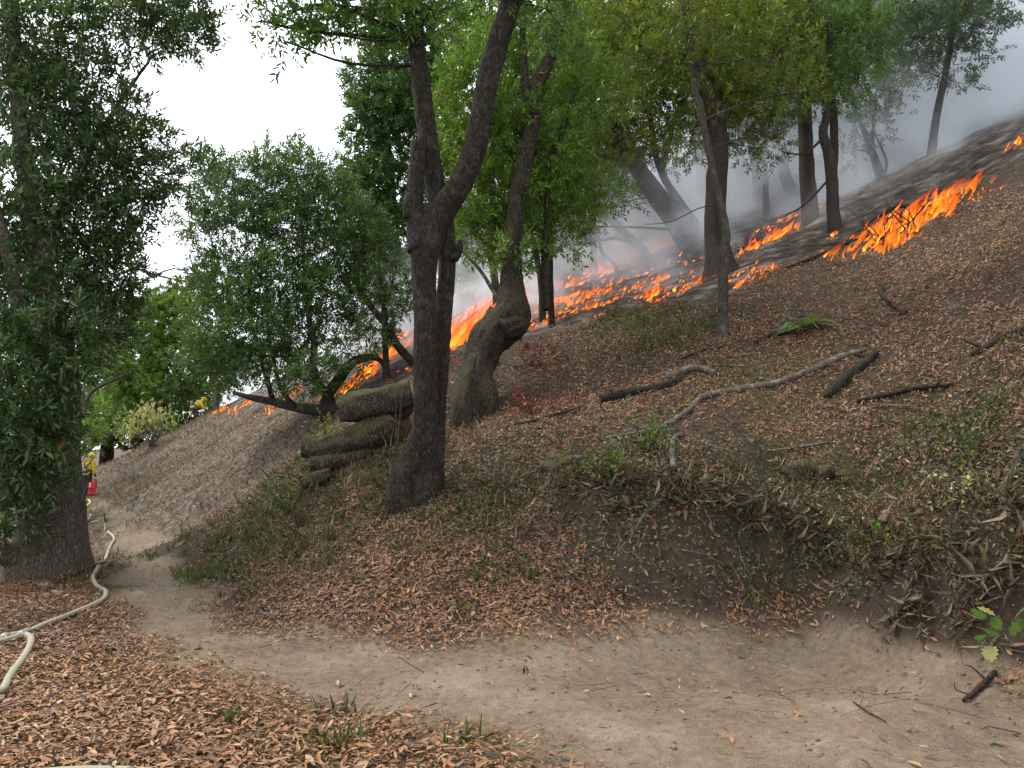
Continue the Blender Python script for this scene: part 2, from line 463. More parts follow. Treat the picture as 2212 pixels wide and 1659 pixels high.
def soil_material():
    m, nt, b = nmat('soil')
    v = objco(nt)
    n1 = noise(nt, 1.2, 6, 0.6, v); n2 = noise(nt, 14, 6, 0.65, v); n3 = noise(nt, 90, 4, 0.6, v)
    # forest floor
    vo = nt.nodes.new('ShaderNodeTexVoronoi'); vo.inputs['Scale'].default_value = 16; nt.links.new(v, vo.inputs['Vector'])
    speck = ramp(nt, vo.outputs['Color'], [(0.0, (0.025, 0.018, 0.013)), (0.5, (0.05, 0.037, 0.026)), (0.75, (0.10, 0.062, 0.038)), (1.0, (0.17, 0.105, 0.062))])
    floor = mixc(nt, ramp(nt, n2, [(0.42, (0, 0, 0)), (0.72, (0.8, 0.8, 0.8))]), mixc(nt, n3, (0.022, 0.016, 0.011), (0.07, 0.053, 0.038)), speck)
    mossc = mixc(nt, n3, (0.035, 0.036, 0.012), (0.085, 0.085, 0.03))
    floor = mixc(nt, math_n(nt, 'MULTIPLY', attr(nt, 'mossy'), 0.55), floor, mossc)
    vd = nt.nodes.new('ShaderNodeTexVoronoi'); vd.inputs['Scale'].default_value = 9; nt.links.new(v, vd.inputs['Vector'])
    dry = ramp(nt, mixc(nt, 0.5, vd.outputs['Color'], n2), [(0.25, (0.035, 0.027, 0.021)), (0.5, (0.095, 0.073, 0.056)), (0.75, (0.19, 0.15, 0.115))])
    c = mixc(nt, attr(nt, 'dry'), floor, dry)
    # trodden dust: pale scuffs, darker damp, small stones
    tr = ramp(nt, n1, [(0.36, (0.105, 0.074, 0.047)), (0.50, (0.170, 0.125, 0.083)), (0.64, (0.275, 0.215, 0.15))])
    tr = mixc(nt, 0.45, tr, ramp(nt, n2, [(0.34, (0.05, 0.036, 0.025)), (0.5, (0.155, 0.117, 0.082)), (0.66, (0.26, 0.205, 0.15))]))
    tr = mixc(nt, 0.3, tr, ramp(nt, n3, [(0.38, (0.045, 0.034, 0.024)), (0.62, (0.26, 0.205, 0.15))]))
    vp = nt.nodes.new('ShaderNodeTexVoronoi'); vp.inputs['Scale'].default_value = 55; nt.links.new(v, vp.inputs['Vector'])
    peb = ramp(nt, vp.outputs['Distance'], [(0.10, (1, 1, 1)), (0.17, (0, 0, 0))])
    tr = mixc(nt, math_n(nt, 'MULTIPLY', peb, 0.4), tr, vp.outputs['Color'] if False else (0.24, 0.20, 0.16))
    c = mixc(nt, attr(nt, 'trail'), c, tr)
    ash = ramp(nt, noise(nt, 2.2, 6, 0.65, v), [(0.35, (0.016, 0.014, 0.012)), (0.46, (0.05, 0.039, 0.031)), (0.56, (0.09, 0.073, 0.06)), (0.68, (0.22, 0.21, 0.20))])
    c = mixc(nt, attr(nt, 'burn'), c, ash)
    nt.links.new(c, b.inputs['Base Color'])
    b.inputs['Roughness'].default_value = 0.95; b.inputs['Specular IOR Level'].default_value = 0.1
    h = mixc(nt, 0.5, n2, n3); h = mixc(nt, 0.35, h, peb)
    bump(nt, b, h, 1.0, 0.05)
soil_material()
build_ground()
# ------------------------------------------------------------------ leaves, sprays, crowns
bark_mat('bark_dark', (0.013, 0.0098, 0.0072), (0.047, 0.035, 0.025), (0.052, 0.046, 0.016), 0.31, 9, lichen=0.05)
bark_mat('bark_moss', (0.022, 0.017, 0.012), (0.085, 0.066, 0.045), (0.07, 0.060, 0.02), 0.40, 10, 1.0, ck=0.4)
bark_mat('bark_pale', (0.07, 0.058, 0.046), (0.19, 0.162, 0.132), None, 0, 14, 0.5, lichen=0.4)
bark_mat('bark_grey', (0.032, 0.026, 0.020), (0.095, 0.077, 0.061), None, 0, 14, 0.6, lichen=0.10)
bark_mat('bark_brown', (0.026, 0.019, 0.015), (0.080, 0.057, 0.042), (0.06, 0.055, 0.02), 0.28, 11)
bark_mat('bark_big', (0.06, 0.046, 0.035), (0.19, 0.148, 0.112), (0.07, 0.058, 0.042), 0.3, 10, 1.0, zs=0.2, ck=0.8)
bark_mat('bark_log', (0.035, 0.027, 0.019), (0.12, 0.095, 0.07), (0.105, 0.098, 0.032), 0.46, 8, 1.0)
plain('wood_cut', (0.26, 0.20, 0.14), 0.85, 0.2, 0.35, 14, bstr=0.4)
plain('rot_wood', (0.055, 0.03, 0.02), 0.9, 0.1, 0.5, 18, bstr=0.6)
leaf_mat('leaf_bay', [(0.0, (0.028, 0.058, 0.012)), (0.5, (0.058, 0.118, 0.022)), (0.9, (0.11, 0.185, 0.034)), (0.975, (0.19, 0.22, 0.04)), (1.0, (0.40, 0.20, 0.03))], 0.42, 0.38)
leaf_mat('leaf_bright', [(0.0, (0.036, 0.076, 0.013)), (0.5, (0.092, 0.165, 0.026)), (0.92, (0.17, 0.26, 0.045)), (0.98, (0.26, 0.26, 0.04)), (1.0, (0.42, 0.18, 0.02))], 0.42, 0.42)
leaf_mat('leaf_olive', [(0.0, (0.040, 0.065, 0.012)), (0.5, (0.085, 0.120, 0.018)), (0.9, (0.15, 0.175, 0.028)), (0.97, (0.22, 0.18, 0.03)), (1.0, (0.40, 0.19, 0.03))], 0.45, 0.40)
leaf_mat('leaf_dark', [(0.0, (0.024, 0.050, 0.015)), (0.5, (0.055, 0.098, 0.028)), (0.9, (0.10, 0.155, 0.05)), (0.992, (0.15, 0.20, 0.07)), (1.0, (0.30, 0.10, 0.03))], 0.36, 0.32, 0.5)
leaf_mat('leaf_grey', [(0.0, (0.026, 0.060, 0.016)), (0.5, (0.062, 0.122, 0.032)), (1.0, (0.135, 0.215, 0.062))], 0.4, 0.35)
leaf_mat('leaf_cream', [(0.0, (0.17, 0.19, 0.06)), (0.5, (0.36, 0.36, 0.15)), (1.0, (0.60, 0.57, 0.33))], 0.7, 0.3)
leaf_mat('leaf_litter', [(0.0, (0.026, 0.017, 0.012)), (0.20, (0.075, 0.040, 0.022)), (0.42, (0.170, 0.080, 0.036)), (0.68, (0.275, 0.128, 0.050)), (0.86, (0.32, 0.185, 0.092)), (0.97, (0.38, 0.27, 0.165)), (1.0, (0.42, 0.24, 0.05))], 0.62, 0.15, 0.35)
leaf_mat('leaf_red', [(0.0, (0.06, 0.014, 0.008)), (1.0, (0.20, 0.045, 0.02))], 0.55, 0.2)
leaf_mat('leaf_fern', [(0.0, (0.05, 0.10, 0.018)), (1.0, (0.13, 0.23, 0.05))], 0.5, 0.35)
leaf_mat('grass_green', [(0.0, (0.05, 0.068, 0.018)), (0.6, (0.105, 0.130, 0.036)), (1.0, (0.22, 0.21, 0.09))], 0.55, 0.35)
leaf_mat('grass_dry', [(0.0, (0.09, 0.065, 0.042)), (0.5, (0.22, 0.165, 0.105)), (1.0, (0.40, 0.31, 0.20))], 0.7, 0.25)
leaf_mat('leaf_ivy', [(0.0, (0.025, 0.035, 0.012)), (0.7, (0.055, 0.075, 0.025)), (0.95, (0.13, 0.17, 0.05)), (1.0, (0.24, 0.27, 0.10))], 0.45, 0.3)

def rand_dirs(n):
    v = rng.normal(size=(n, 3)); return norm(v)
def leaf_faces(pos, d, nrm, L, Wd, fold=0.25, hexa=False, curl=None):
    """blades with a folded midrib; returns verts, tris, quads"""
    n = len(pos)
    L = np.broadcast_to(np.asarray(L, float), (n,))[:, None]; Wd = np.broadcast_to(np.asarray(Wd, float), (n,))[:, None]
    d = norm(d); side = norm(np.cross(d, nrm)); nn = np.cross(side, d)
    cv = 0 if curl is None else np.broadcast_to(np.asarray(curl, float), (n,))[:, None] * L
    tip = pos + d * L + nn * cv
    if not hexa:
        l = pos + d * L * 0.42 - side * Wd * 0.5 + nn * Wd * fold
        r = pos + d * L * 0.42 + side * Wd * 0.5 + nn * Wd * fold
        V = np.stack([pos, r, tip, l], 1).reshape(-1, 3)
        i = np.arange(n)[:, None] * 4
        T = np.stack([np.hstack([i, i + 1, i + 2]), np.hstack([i, i + 2, i + 3])], 1).reshape(-1, 3)
        return V, T, None, 2
    ds = []
    for f, w in ((0.28, 0.92), (0.62, 0.86)):
        for s in (-1, 1):
            ds.append(pos + d * L * f + side * Wd * 0.5 * w * s + nn * (Wd * fold + cv * f * 0.6 - 0.0))
    l1, r1, l2, r2 = ds
    V = np.stack([pos, r1, r2, tip, l2, l1], 1).reshape(-1, 3)
    i = np.arange(n)[:, None] * 6
    Qd = np.stack([np.hstack([i, i + 1, i + 2, i + 3]), np.hstack([i, i + 3, i + 4, i + 5])], 1).reshape(-1, 4)
    return V, None, Qd, 2
def spray_leaves(origins, dirs, scale, nleaf=12, tw=0.36, leafL=0.1, droop=0.04):
    """leaf bases and directions of many leafy twig ends"""
    N = len(origins)
    d = norm(dirs); a = norm(np.cross(d, rand_dirs(N))); b = np.cross(d, a)
    t = np.linspace(0.3, 1.0, nleaf)[None, :]
    ph = (np.arange(nleaf) * 2.4)[None, :] + rng.uniform(0, 6.28, (N, 1))
    spread = (1.15 - 0.45 * t) * rng.uniform(0.75, 1.2, (N, nleaf))
    out = a[:, None] * np.cos(ph)[..., None] + b[:, None] * np.sin(ph)[..., None]
    base = origins[:, None] + d[:, None] * (t * tw * scale[:, None])[..., None] + np.array([0, 0, -1.0]) * (droop * tw * scale[:, None] * t ** 2)[..., None]
    ld = norm(d[:, None] * (1 - 0.35 * spread)[..., None] + out * spread[..., None] + np.array([0, 0, 0.06]) + rng.normal(0, 0.18, (N, nleaf, 3)))
    nr = norm(np.array([0, 0, 1.0]) + 0.55 * rng.normal(size=(N, nleaf, 3)))
    return base.reshape(-1, 3), ld.reshape(-1, 3), nr.reshape(-1, 3), np.repeat(scale, nleaf)
def crown_points(c, rad, n, hole=0.42, hs=0.9, seed=1, shell=0.45):
    m = int(n * 2.6) + 8
    u = rand_dirs(m); rr = rng.uniform(0, 1, m) ** shell
    lump = 0.72 + 0.5 * vnoise3(u[:, 0] * 2.2 + seed, u[:, 1] * 2.2, u[:, 2] * 2.2 + 3 * seed, seed)
    p = c + u * rr[:, None] * lump[:, None] * rad
    k = vnoise3(p[:, 0] * hs, p[:, 1] * hs, p[:, 2] * hs * 1.3, seed + 9) > hole
    p, u = p[k][:n], u[k][:n]
    return p, u
FAKE_LEAVES = 0
DENS = 1.18
def make_tree(name, label, stems, clusters, bark='bark_dark', leaf='leaf_bay', leafL=0.12, hexa=False, group=None, spread=None, seg=10, step=0.14,
              ridge=0.0, rough=0.07, dens=1.0, twr=0.012, limbs=(), nleaf=12, tw=0.36, cat='tree', hole=0.42, ext=None, flare=True, wr=0.31, cls_twigs=5, floor_clear=0.3):
    """stems: lists of (px, py, depth, width px), the first point at the ground"""
    global FAKE_LEAVES
    b0 = P(*stems[0][0][:3])
    root = empty(name, tuple(b0)); tag(root, label, cat, group)
    mb = MB(); skel = []
    for si, st in enumerate(stems):
        pts = np.array([P(q[0], q[1], q[2]) for q in st]); rad = np.array([W(q[3], q[2]) * 0.5 for q in st])
        gz = float(H(pts[:1, 0], pts[:1, 1])[0])
        if (si == 0 and flare) or pts[0][2] < gz + 0.45:
            dn = pts[0].copy(); dn[2] = min(gz, pts[0][2]) - 0.35; 
            pts = np.vstack([dn, pts]); rad = np.concatenate([[rad[0] * 1.25], rad])
        add_tube(mb, pts, rad, seg, step, rough=rough, seed=si + len(name), ridge=ridge)
        L = np.linalg.norm(np.diff(pts, axis=0), axis=1); c = catmull(np.hstack([pts, rad[:, None]]), [max(2, int(l / 0.25)) for l in L])
        skel.append(c)
    sk = np.vstack(skel)
    A = [[], [], [], []]
    for ci, cl in enumerate(clusters):
        px, py, dp, rx, ry, n = cl[:6]
        c = P(px, py, dp); wx, wz = W(rx, dp), W(ry, dp); rad = np.array([wx, cl[6] if len(cl) > 6 else (wx + wz) * 0.5, wz])
        hole_e = hole * float(np.clip((wx - 0.45) / 0.9, 0, 1))
        p, u = crown_points(c, rad, int(n * dens * DENS), hole_e, 0.9 / max(0.6, min(1.6, wx)), ci * 7 + len(label))
        if not len(p): continue
        gz = H(p[:, 0], p[:, 1]); k = p[:, 2] > gz + floor_clear; p, u = p[k], u[k]
        if not len(p): continue
        # limb from the nearest stem to the cluster, with side branches
        lower = sk[sk[:, 2] < c[2] + 0.3] if (sk[:, 2] < c[2] + 0.3).any() else sk
        d2 = ((lower[:, :3] - c) ** 2).sum(1) ; s0 = lower[np.argmin(d2)]
        ln = math.sqrt(d2.min())
        if ln > 0.25:
            mid = (s0[:3] + c) / 2 + rng.normal(0, 0.08, 3) * ln + np.array([0, 0, 0.06 * ln])
            r0 = min(s0[3] * 0.5, 0.010 + 0.009 * ln)
            add_tube(mb, [s0[:3], mid, c], [r0, r0 * 0.7, r0 * 0.4], 6, max(0.15, ln / 8), rough=0.08)
        else: r0 = 0.02
        for q in p[rng.choice(len(p), min(len(p), cls_twigs), replace=False)]:
            mid = (c + q) / 2 + rng.normal(0, 0.1, 3) * wx
            add_tube(mb, [c, mid, q], [r0 * 0.42, r0 * 0.3, 0.004], 5, max(0.2, wx / 4))
        dirs = norm(u * 0.9 + rng.normal(0, 0.55, u.shape) + np.array([0, 0, 0.25]))
        if ext is not None: dirs = norm(dirs + np.array(ext))
        o = spray_leaves(p, dirs, rng.uniform(0.7, 1.25, len(p)), nleaf, tw, leafL)
        for a, v in zip(A, o): a.append(v)
    for lm in limbs:
        pts = np.array([P(q[0], q[1], q[2]) for q in lm]); rad = [W(q[3], q[2]) * 0.5 for q in lm]
        t = MB(); add_tube(t, pts, rad, 8, 0.12, rough=0.08, seed=3); t.build('limb', MATS[bark], root)
    mb.build('trunk', MATS[bark], root)
    if A[0]:
        pos, d, nr, s = (np.concatenate(a) for a in A)
        Ls = leafL * s * rng.uniform(0.75, 1.2, len(pos))
        V, T, Qd, k = leaf_faces(pos, d, nr, Ls, Ls * wr, 0.22, hexa, rng.uniform(-0.10, 0.08, len(pos)))
        # tone varies by twig as well as by leaf
        tone = np.clip(np.repeat(rng.uniform(0, 1, len(pos) // nleaf), nleaf) * 0.55 + rng.uniform(0, 1, len(pos)) * 0.45, 0, 1)
        odd = rng.uniform(0, 1, len(pos)) < 0.006
        tone = np.where(odd, 1.0, tone * 0.93)
        me = mesh_np('crown', V, T, Qd, [MATS[leaf]], fattr={'rnd': np.repeat(tone, k)})
        o = add_obj('crown', me, root); o['kind'] = 'stuff'
        FAKE_LEAVES += len(pos)
    return root

def build_trees():
    T = make_tree
    # --- big tree beside the path on the downhill side
    T('bay_tree', 'massive old tree with broad grooved trunk at the path edge beside the white hose',
      [[(108, 1215, 12.2, 168), (110, 1160, 12.2, 142), (112, 1080, 12.2, 126), (120, 960, 12.1, 96), (132, 820, 12.0, 70), (116, 690, 12, 56), (92, 590, 12, 48), (62, 420, 12, 40), (44, 280, 12, 34), (32, 120, 12, 28), (20, -120, 12, 22)],
       [(146, 830, 12.0, 60), (60, 720, 11.6, 36), (20, 560, 11.3, 28), (-30, 380, 11, 22)],
       [(60, 1225, 11.9, 70), (10, 1195, 11.7, 48), (-40, 1200, 11.6, 40)],
       [(92, 590, 12, 34), (150, 420, 12.4, 18), (240, 250, 12.8, 10), (330, 120, 13, 5)]],
      [(60, 60, 12, 150, 130, 520), (60, 260, 12.2, 140, 120, 480), (20, 450, 11.6, 120, 120, 420), (150, 180, 12.6, 110, 100, 330), (190, 340, 12.6, 100, 80, 300),
       (60, 620, 11.8, 110, 110, 340), (170, 470, 12.7, 110, 80, 290), (220, 570, 12.9, 90, 60, 210), (30, 780, 11.3, 100, 100, 300), (40, 900, 11, 90, 90, 280), (10, 1010, 11.2, 70, 80, 190), (90, 950, 10.9, 55, 55, 100), (150, 740, 11.4, 80, 70, 220), (30, 1120, 11.3, 38, 40, 70),
       (190, 700, 12.6, 80, 60, 190), (240, 690, 13, 60, 50, 120), (300, 380, 12.9, 90, 45, 150), (395, 372, 12.9, 65, 45, 95), (270, 430, 12.9, 80, 40, 120), (250, 500, 13, 60, 35, 80), (250, 620, 13, 55, 40, 80),
       (260, 60, 12.5, 130, 55, 250), (390, 45, 12.6, 75, 45, 130), (330, 20, 12.5, 110, 45, 170), (420, 90, 12.6, 40, 22, 34), (260, 250, 12.8, 70, 50, 130), (300, 300, 12.8, 55, 30, 60), (120, 560, 12.8, 100, 70, 200),
       (-60, 700, 12, 120, 300, 420), (95, 1045, 11.0, 46, 26, 30)],
      'bark_big', 'leaf_dark', 0.13, False, dens=0.80, seg=26, step=0.08, ridge=0.02, rough=0.05, nleaf=11, tw=0.34, hole=0.40, floor_clear=0.7,
      limbs=[[(130, 250, 12.4, 12), (200, 287, 12.8, 10), (240, 320, 12.8, 8), (285, 358, 12.9, 5), (335, 378, 12.9, 2)], [(240, 320, 12.8, 6), (330, 335, 12.9, 4), (400, 355, 12.9, 2)],
             [(118, 450, 12.4, 12), (185, 515, 12.8, 9), (250, 560, 13, 6), (330, 592, 13, 5), (400, 608, 13, 2)], [(150, 830, 12.2, 12), (178, 900, 12.6, 9), (195, 850, 13.2, 8), (260, 815, 13.8, 5), (330, 790, 14, 2)]])
    # --- forked tree in the middle of the picture
    T('forked_tree', 'tall dark forked tree with broken stub and mossy swollen foot, beside the stacked logs',
      [[(905, 1075, 9.75, 96), (914, 1020, 9.8, 74), (920, 960, 9.8, 58), (920, 850, 9.8, 53), (918, 700, 9.8, 51), (916, 600, 9.8, 53), (922, 520, 9.8, 70), (945, 470, 9.8, 62), (990, 405, 9.75, 54), (1025, 320, 9.7, 53), (1045, 220, 9.7, 51), (1062, 140, 9.7, 49), (1090, 50, 9.7, 47), (1120, -40, 9.7, 48), (1160, -180, 9.6, 40)],
       [(932, 1010, 9.95, 56), (942, 900, 10.1, 42), (951, 780, 10.1, 38), (960, 650, 10.1, 38), (966, 560, 10.1, 39), (958, 480, 10.05, 46), (940, 400, 10.05, 46), (922, 280, 10.05, 44), (905, 140, 10, 42), (893, 30, 10, 40), (885, -100, 10, 32)],
       [(912, 540, 9.8, 66), (900, 480, 9.8, 46), (896, 420, 9.8, 38), (900, 360, 9.8, 35), (904, 305, 9.8, 33)],
       [(885, 470, 9.75, 30), (880, 440, 9.72, 24), (884, 418, 9.72, 15)],
       [(868, 1090, 9.6, 74), (872, 1040, 9.65, 66), (892, 985, 9.7, 50), (905, 930, 9.75, 36)],
       [(978, 560, 10.05, 26), (992, 535, 10.0, 18), (996, 518, 10, 6)]],
      [(830, 15, 9.6, 90, 55, 100), (760, 20, 9.5, 70, 40, 70), (670, 20, 9.4, 60, 30, 46), (610, 35, 9.3, 55, 26, 34), (565, 45, 9.3, 26, 18, 12), (700, 70, 9.4, 45, 30, 32), (620, 90, 9.3, 34, 22, 14), (930, 20, 9.6, 70, 40, 64), (1180, 20, 9.6, 80, 50, 80), (1000, -60, 9.6, 200, 60, 160)],
      'bark_dark', 'leaf_bay', 0.10, True, seg=30, step=0.045, ridge=0.012, rough=0.05, nleaf=10, tw=0.3, hole=0.38,
      limbs=[[(895, 30, 10, 8), (800, 20, 9.6, 6), (700, 40, 9.4, 4), (600, 60, 9.3, 2)], [(905, 140, 10, 7), (870, 145, 10, 5), (820, 150, 10, 2)]])
    # --- bent mossy tree
    T('bent_tree', 'bulging S-shaped tree trunk covered in olive moss, in front of the tallest flames',
      [[(1018, 905, 12.4, 84), (1022, 850, 12.6, 84), (1030, 790, 12.8, 76), (1052, 740, 12.9, 82), (1085, 705, 13, 86), (1104, 680, 13, 84), (1104, 640, 13.05, 62), (1104, 590, 13.1, 46), (1106, 530, 13.1, 40), (1114, 450, 13.2, 38), (1128, 370, 13.3, 38), (1150, 270, 13.4, 34), (1160, 190, 13.4, 32), (1185, 130, 13.4, 26), (1212, 50, 13.4, 22), (1225, -60, 13.4, 16)],
       [(1150, 290, 13.4, 28), (1142, 230, 13.4, 24), (1132, 160, 13.4, 20), (1128, 60, 13.4, 12)],
       [(1054, 890, 12.35, 48), (1048, 850, 12.4, 50), (1040, 812, 12.55, 34), (1036, 770, 12.65, 22)],
       [(1000, 900, 12.2, 60), (1004, 860, 12.35, 56), (1014, 815, 12.5, 44), (1030, 770, 12.65, 30)],
       [(1085, 715, 12.7, 52), (1120, 700, 12.8, 46), (1132, 690, 12.85, 18)],
       [(1180, 670, 13.5, 16), (1176, 560, 13.6, 14), (1182, 460, 13.6, 13), (1190, 340, 13.6, 13), (1225, 250, 13.6, 11), (1240, 200, 13.6, 8)]],
      [(1040, 420, 13.8, 70, 60, 190), (1060, 320, 13.8, 80, 70, 250), (1120, 260, 13.8, 80, 80, 240), (1000, 240, 14, 70, 80, 210), (1200, 330, 13.9, 80, 60, 190), (1160, 430, 13.8, 80, 60, 190), (1040, 140, 14, 90, 80, 260), (1180, 90, 13.9, 110, 90, 330), (1280, 200, 14.2, 80, 70, 180), (1230, 440, 14, 60, 40, 110), (1030, 500, 14, 60, 50, 130), (1120, 520, 13.7, 50, 50, 110), (1106, 555, 12.9, 22, 26, 34), (1210, 520, 14, 50, 26, 60), (1300, 420, 14.2, 50, 35, 70)],
      'bark_moss', 'leaf_bright', 0.115, False, seg=36, step=0.045, ridge=0.022, rough=0.15, hole=0.42)
    # --- dark trunk at the edge of the burn
    T('burning_slope_tree', 'stout dark tree with flared blackened foot standing among small flames',
      [[(1562, 606, 16.9, 112), (1556, 575, 16.9, 72), (1548, 520, 17, 52), (1546, 430, 17, 46), (1552, 330, 17, 44), (1545, 250, 17, 42), (1522, 170, 17, 38), (1498, 80, 17, 34), (1482, -20, 17, 30), (1460, -160, 17, 22)],
       [(1590, 600, 16.8, 40), (1572, 570, 16.85, 36), (1558, 530, 16.95, 34)]],
      [(1420, 80, 17.5, 120, 80, 330), (1520, 40, 17.2, 120, 80, 330), (1600, 130, 17, 100, 80, 280), (1430, 200, 18, 110, 70, 260), (1620, 250, 17.3, 80, 45, 150), (1560, 210, 16.8, 70, 50, 130), (1350, 40, 17.8, 90, 70, 220), (1660, 60, 17.5, 110, 80, 300), (1700, 180, 17.6, 90, 60, 200), (1640, 320, 17.8, 60, 30, 70), (1480, 300, 18.2, 70, 50, 110)],
      'bark_brown', 'leaf_olive', 0.12, False, seg=22, step=0.09, ridge=0.012)
    T('pole_sapling', 'slim pale grey sapling with a kinked stem in front of the stout dark tree',
      [[(1558, 738, 12.5, 30), (1561, 690, 12.6, 24), (1562, 610, 12.6, 22), (1564, 540, 12.6, 22), (1568, 505, 12.6, 20), (1556, 440, 12.6, 18), (1540, 370, 12.6, 16), (1524, 290, 12.6, 15), (1504, 200, 12.6, 14), (1490, 110, 12.6, 12), (1474, 0, 12.6, 11), (1466, -120, 12.6, 8)]],
      [(1480, 20, 12.5, 110, 50, 130), (1580, 60, 12.3, 110, 50, 130), (1680, 110, 12.2, 90, 36, 80), (1420, 130, 12.6, 70, 40, 70), (1720, 200, 12.3, 60, 26, 40)],
      'bark_grey', 'leaf_olive', 0.10, False, seg=14, step=0.06, rough=0.05, hole=0.36,
      limbs=[[(1528, 320, 12.6, 3.5), (1600, 300, 12.4, 2.5), (1700, 275, 12.2, 2), (1760, 240, 12.1, 1)], [(1556, 440, 12.6, 3.5), (1510, 450, 12.6, 2.6), (1450, 478, 12.6, 2), (1390, 486, 12.6, 1)]])
    # --- leaning trunks rising out of the smoke
    T('leaning_tree', 'thick mossy trunk leaning steeply out of the grey smoke',
      [[(1500, 545, 22.5, 60), (1462, 480, 22.5, 50), (1420, 425, 22.5, 44), (1385, 375, 22.5, 38), (1350, 325, 22.5, 32), (1300, 275, 22.6, 30), (1255, 225, 22.7, 24), (1215, 150, 22.8, 18)],
       [(1385, 385, 22.4, 28), (1362, 330, 22.4, 24), (1346, 260, 22.4, 22), (1328, 185, 22.4, 24), (1308, 110, 22.4, 22), (1298, 20, 22.4, 18), (1290, -80, 22.4, 14)],
       [(1318, 140, 22.4, 16), (1350, 70, 22.4, 12), (1360, 0, 22.4, 10)]],
      [(1250, 130, 23, 130, 90, 360), (1350, 60, 23.2, 110, 80, 320), (1290, 270, 23.4, 100, 60, 260), (1400, 170, 23.5, 90, 60, 220), (1240, 400, 24, 100, 60, 260), (1330, 380, 23.6, 60, 40, 110), (1180, 240, 24, 90, 80, 260), (1270, 470, 23.8, 90, 34, 150), (1370, 300, 23, 80, 50, 170), (1300, 340, 21.5, 90, 50, 200), (1420, 90, 22.5, 90, 70, 230), (1450, 330, 24, 60, 40, 90), (1210, 500, 22, 80, 36, 130), (1320, 200, 22, 90, 60, 200)],
      'bark_moss', 'leaf_olive', 0.14, False, seg=16, step=0.14)
    T('smoke_tree', 'thin bare dark tree leaning beside the thick leaning trunk in smoke',
      [[(1508, 500, 23.5, 24), (1470, 440, 23.5, 19), (1430, 375, 23.5, 16), (1412, 310, 23.5, 14), (1400, 240, 23.5, 11), (1370, 190, 23.5, 7)], [(1428, 375, 23.5, 14), (1445, 310, 23.5, 12), (1462, 240, 23.5, 9), (1490, 200, 23.5, 5)]],
      [(1390, 250, 23.5, 60, 40, 60), (1470, 240, 23.5, 60, 40, 60)], 'bark_dark', 'leaf_bay', 0.13, False, group='trees fading into the smoke')
    T('smoke_tree', 'short tilted dark stem with a curling dead limb above burning leaves',
      [[(1392, 545, 23.8, 22), (1350, 505, 23.8, 19), (1310, 465, 23.8, 17), (1270, 440, 23.8, 13), (1220, 420, 23.8, 9)], [(1330, 575, 23, 9), (1300, 545, 23, 8), (1290, 505, 23, 6), (1250, 490, 23, 4)], [(1370, 525, 23.7, 10), (1330, 515, 23.6, 8), (1300, 520, 23.5, 5)]],
      [(1220, 480, 24, 60, 30, 80)], 'bark_dark', 'leaf_bay', 0.13, False, group='trees fading into the smoke')
    T('smoke_tree', 'mossy leaning tree whose foot vanishes in white smoke, beside the twin uphill trunks',
      [[(1716, 420, 25.5, 30), (1698, 385, 25.5, 26), (1682, 320, 25.5, 23), (1668, 250, 25.5, 22), (1652, 190, 25.5, 20), (1636, 90, 25.5, 16), (1626, -30, 25.5, 12)]],
      [(1620, 60, 25.5, 130, 80, 330), (1680, 160, 25.5, 110, 60, 250), (1720, 40, 25.7, 110, 70, 300), (1690, 290, 25.3, 50, 40, 60)],
      'bark_moss', 'leaf_olive', 0.15, False, group='trees fading into the smoke')
    T('uphill_tree', 'straight dark brown trunk uphill of the flames with no low branches',
      [[(1752, 486, 18.4, 44), (1748, 440, 18.5, 36), (1742, 340, 18.5, 32), (1738, 250, 18.5, 29), (1734, 160, 18.5, 26), (1726, 70, 18.5, 24), (1718, -60, 18.5, 18)]],
      [(1700, 60, 18.8, 100, 70, 230), (1800, 30, 18.6, 100, 70, 230), (1770, 150, 18.8, 80, 50, 150), (1860, 100, 18.6, 80, 60, 150)],
      'bark_brown', 'leaf_bay', 0.13, False, seg=14, step=0.12, group='trunks on the burning slope')
    T('uphill_tree', 'reddish scarred trunk with pale upper stem next to the straight dark trunk',
      [[(1804, 502, 17.0, 34), (1800, 455, 17.1, 27), (1797, 390, 17.1, 26), (1790, 330, 17.1, 24), (1778, 290, 17.1, 20), (1786, 240, 17.1, 15), (1776, 170, 17.1, 14), (1764, 90, 17.1, 12), (1750, 10, 17.1, 10), (1740, -100, 17, 8)],
       [(1797, 400, 17.6, 16), (1802, 330, 17.6, 18), (1800, 240, 17.6, 17), (1792, 150, 17.6, 15), (1790, 0, 17.6, 12)]],
      [(1820, 60, 17, 80, 50, 120), (1850, 170, 17, 70, 40, 90), (1760, 220, 17, 60, 30, 60)],
      'bark_brown', 'leaf_bay', 0.12, False, seg=14, step=0.1, group='trunks on the burning slope', limbs=[[(1786, 290, 17.1, 7), (1740, 330, 17, 5), (1690, 330, 17, 2)], [(1797, 380, 17.1, 6), (1740, 440, 17, 4), (1690, 470, 17, 2)]])
    T('scrub_tree', 'small crooked many-stemmed tree with sparse leaves on the smoky slope',
      [[(1912, 408, 21, 26), (1900, 375, 21, 19), (1878, 310, 21, 14), (1858, 262, 21, 11), (1840, 215, 21, 8), (1828, 150, 21, 6)], [(1898, 380, 21, 13), (1884, 330, 21, 9), (1888, 260, 21, 8), (1892, 200, 21, 5)], [(1905, 390, 21, 9), (1915, 350, 21, 6), (1890, 290, 21, 3)]],
      [(1850, 190, 21, 70, 50, 90), (1900, 210, 21, 60, 40, 70), (1950, 170, 21, 60, 36, 60), (1890, 270, 21, 60, 30, 40), (1830, 320, 21, 36, 30, 20)], 'bark_dark', 'leaf_bay', 0.14, False, hole=0.3)
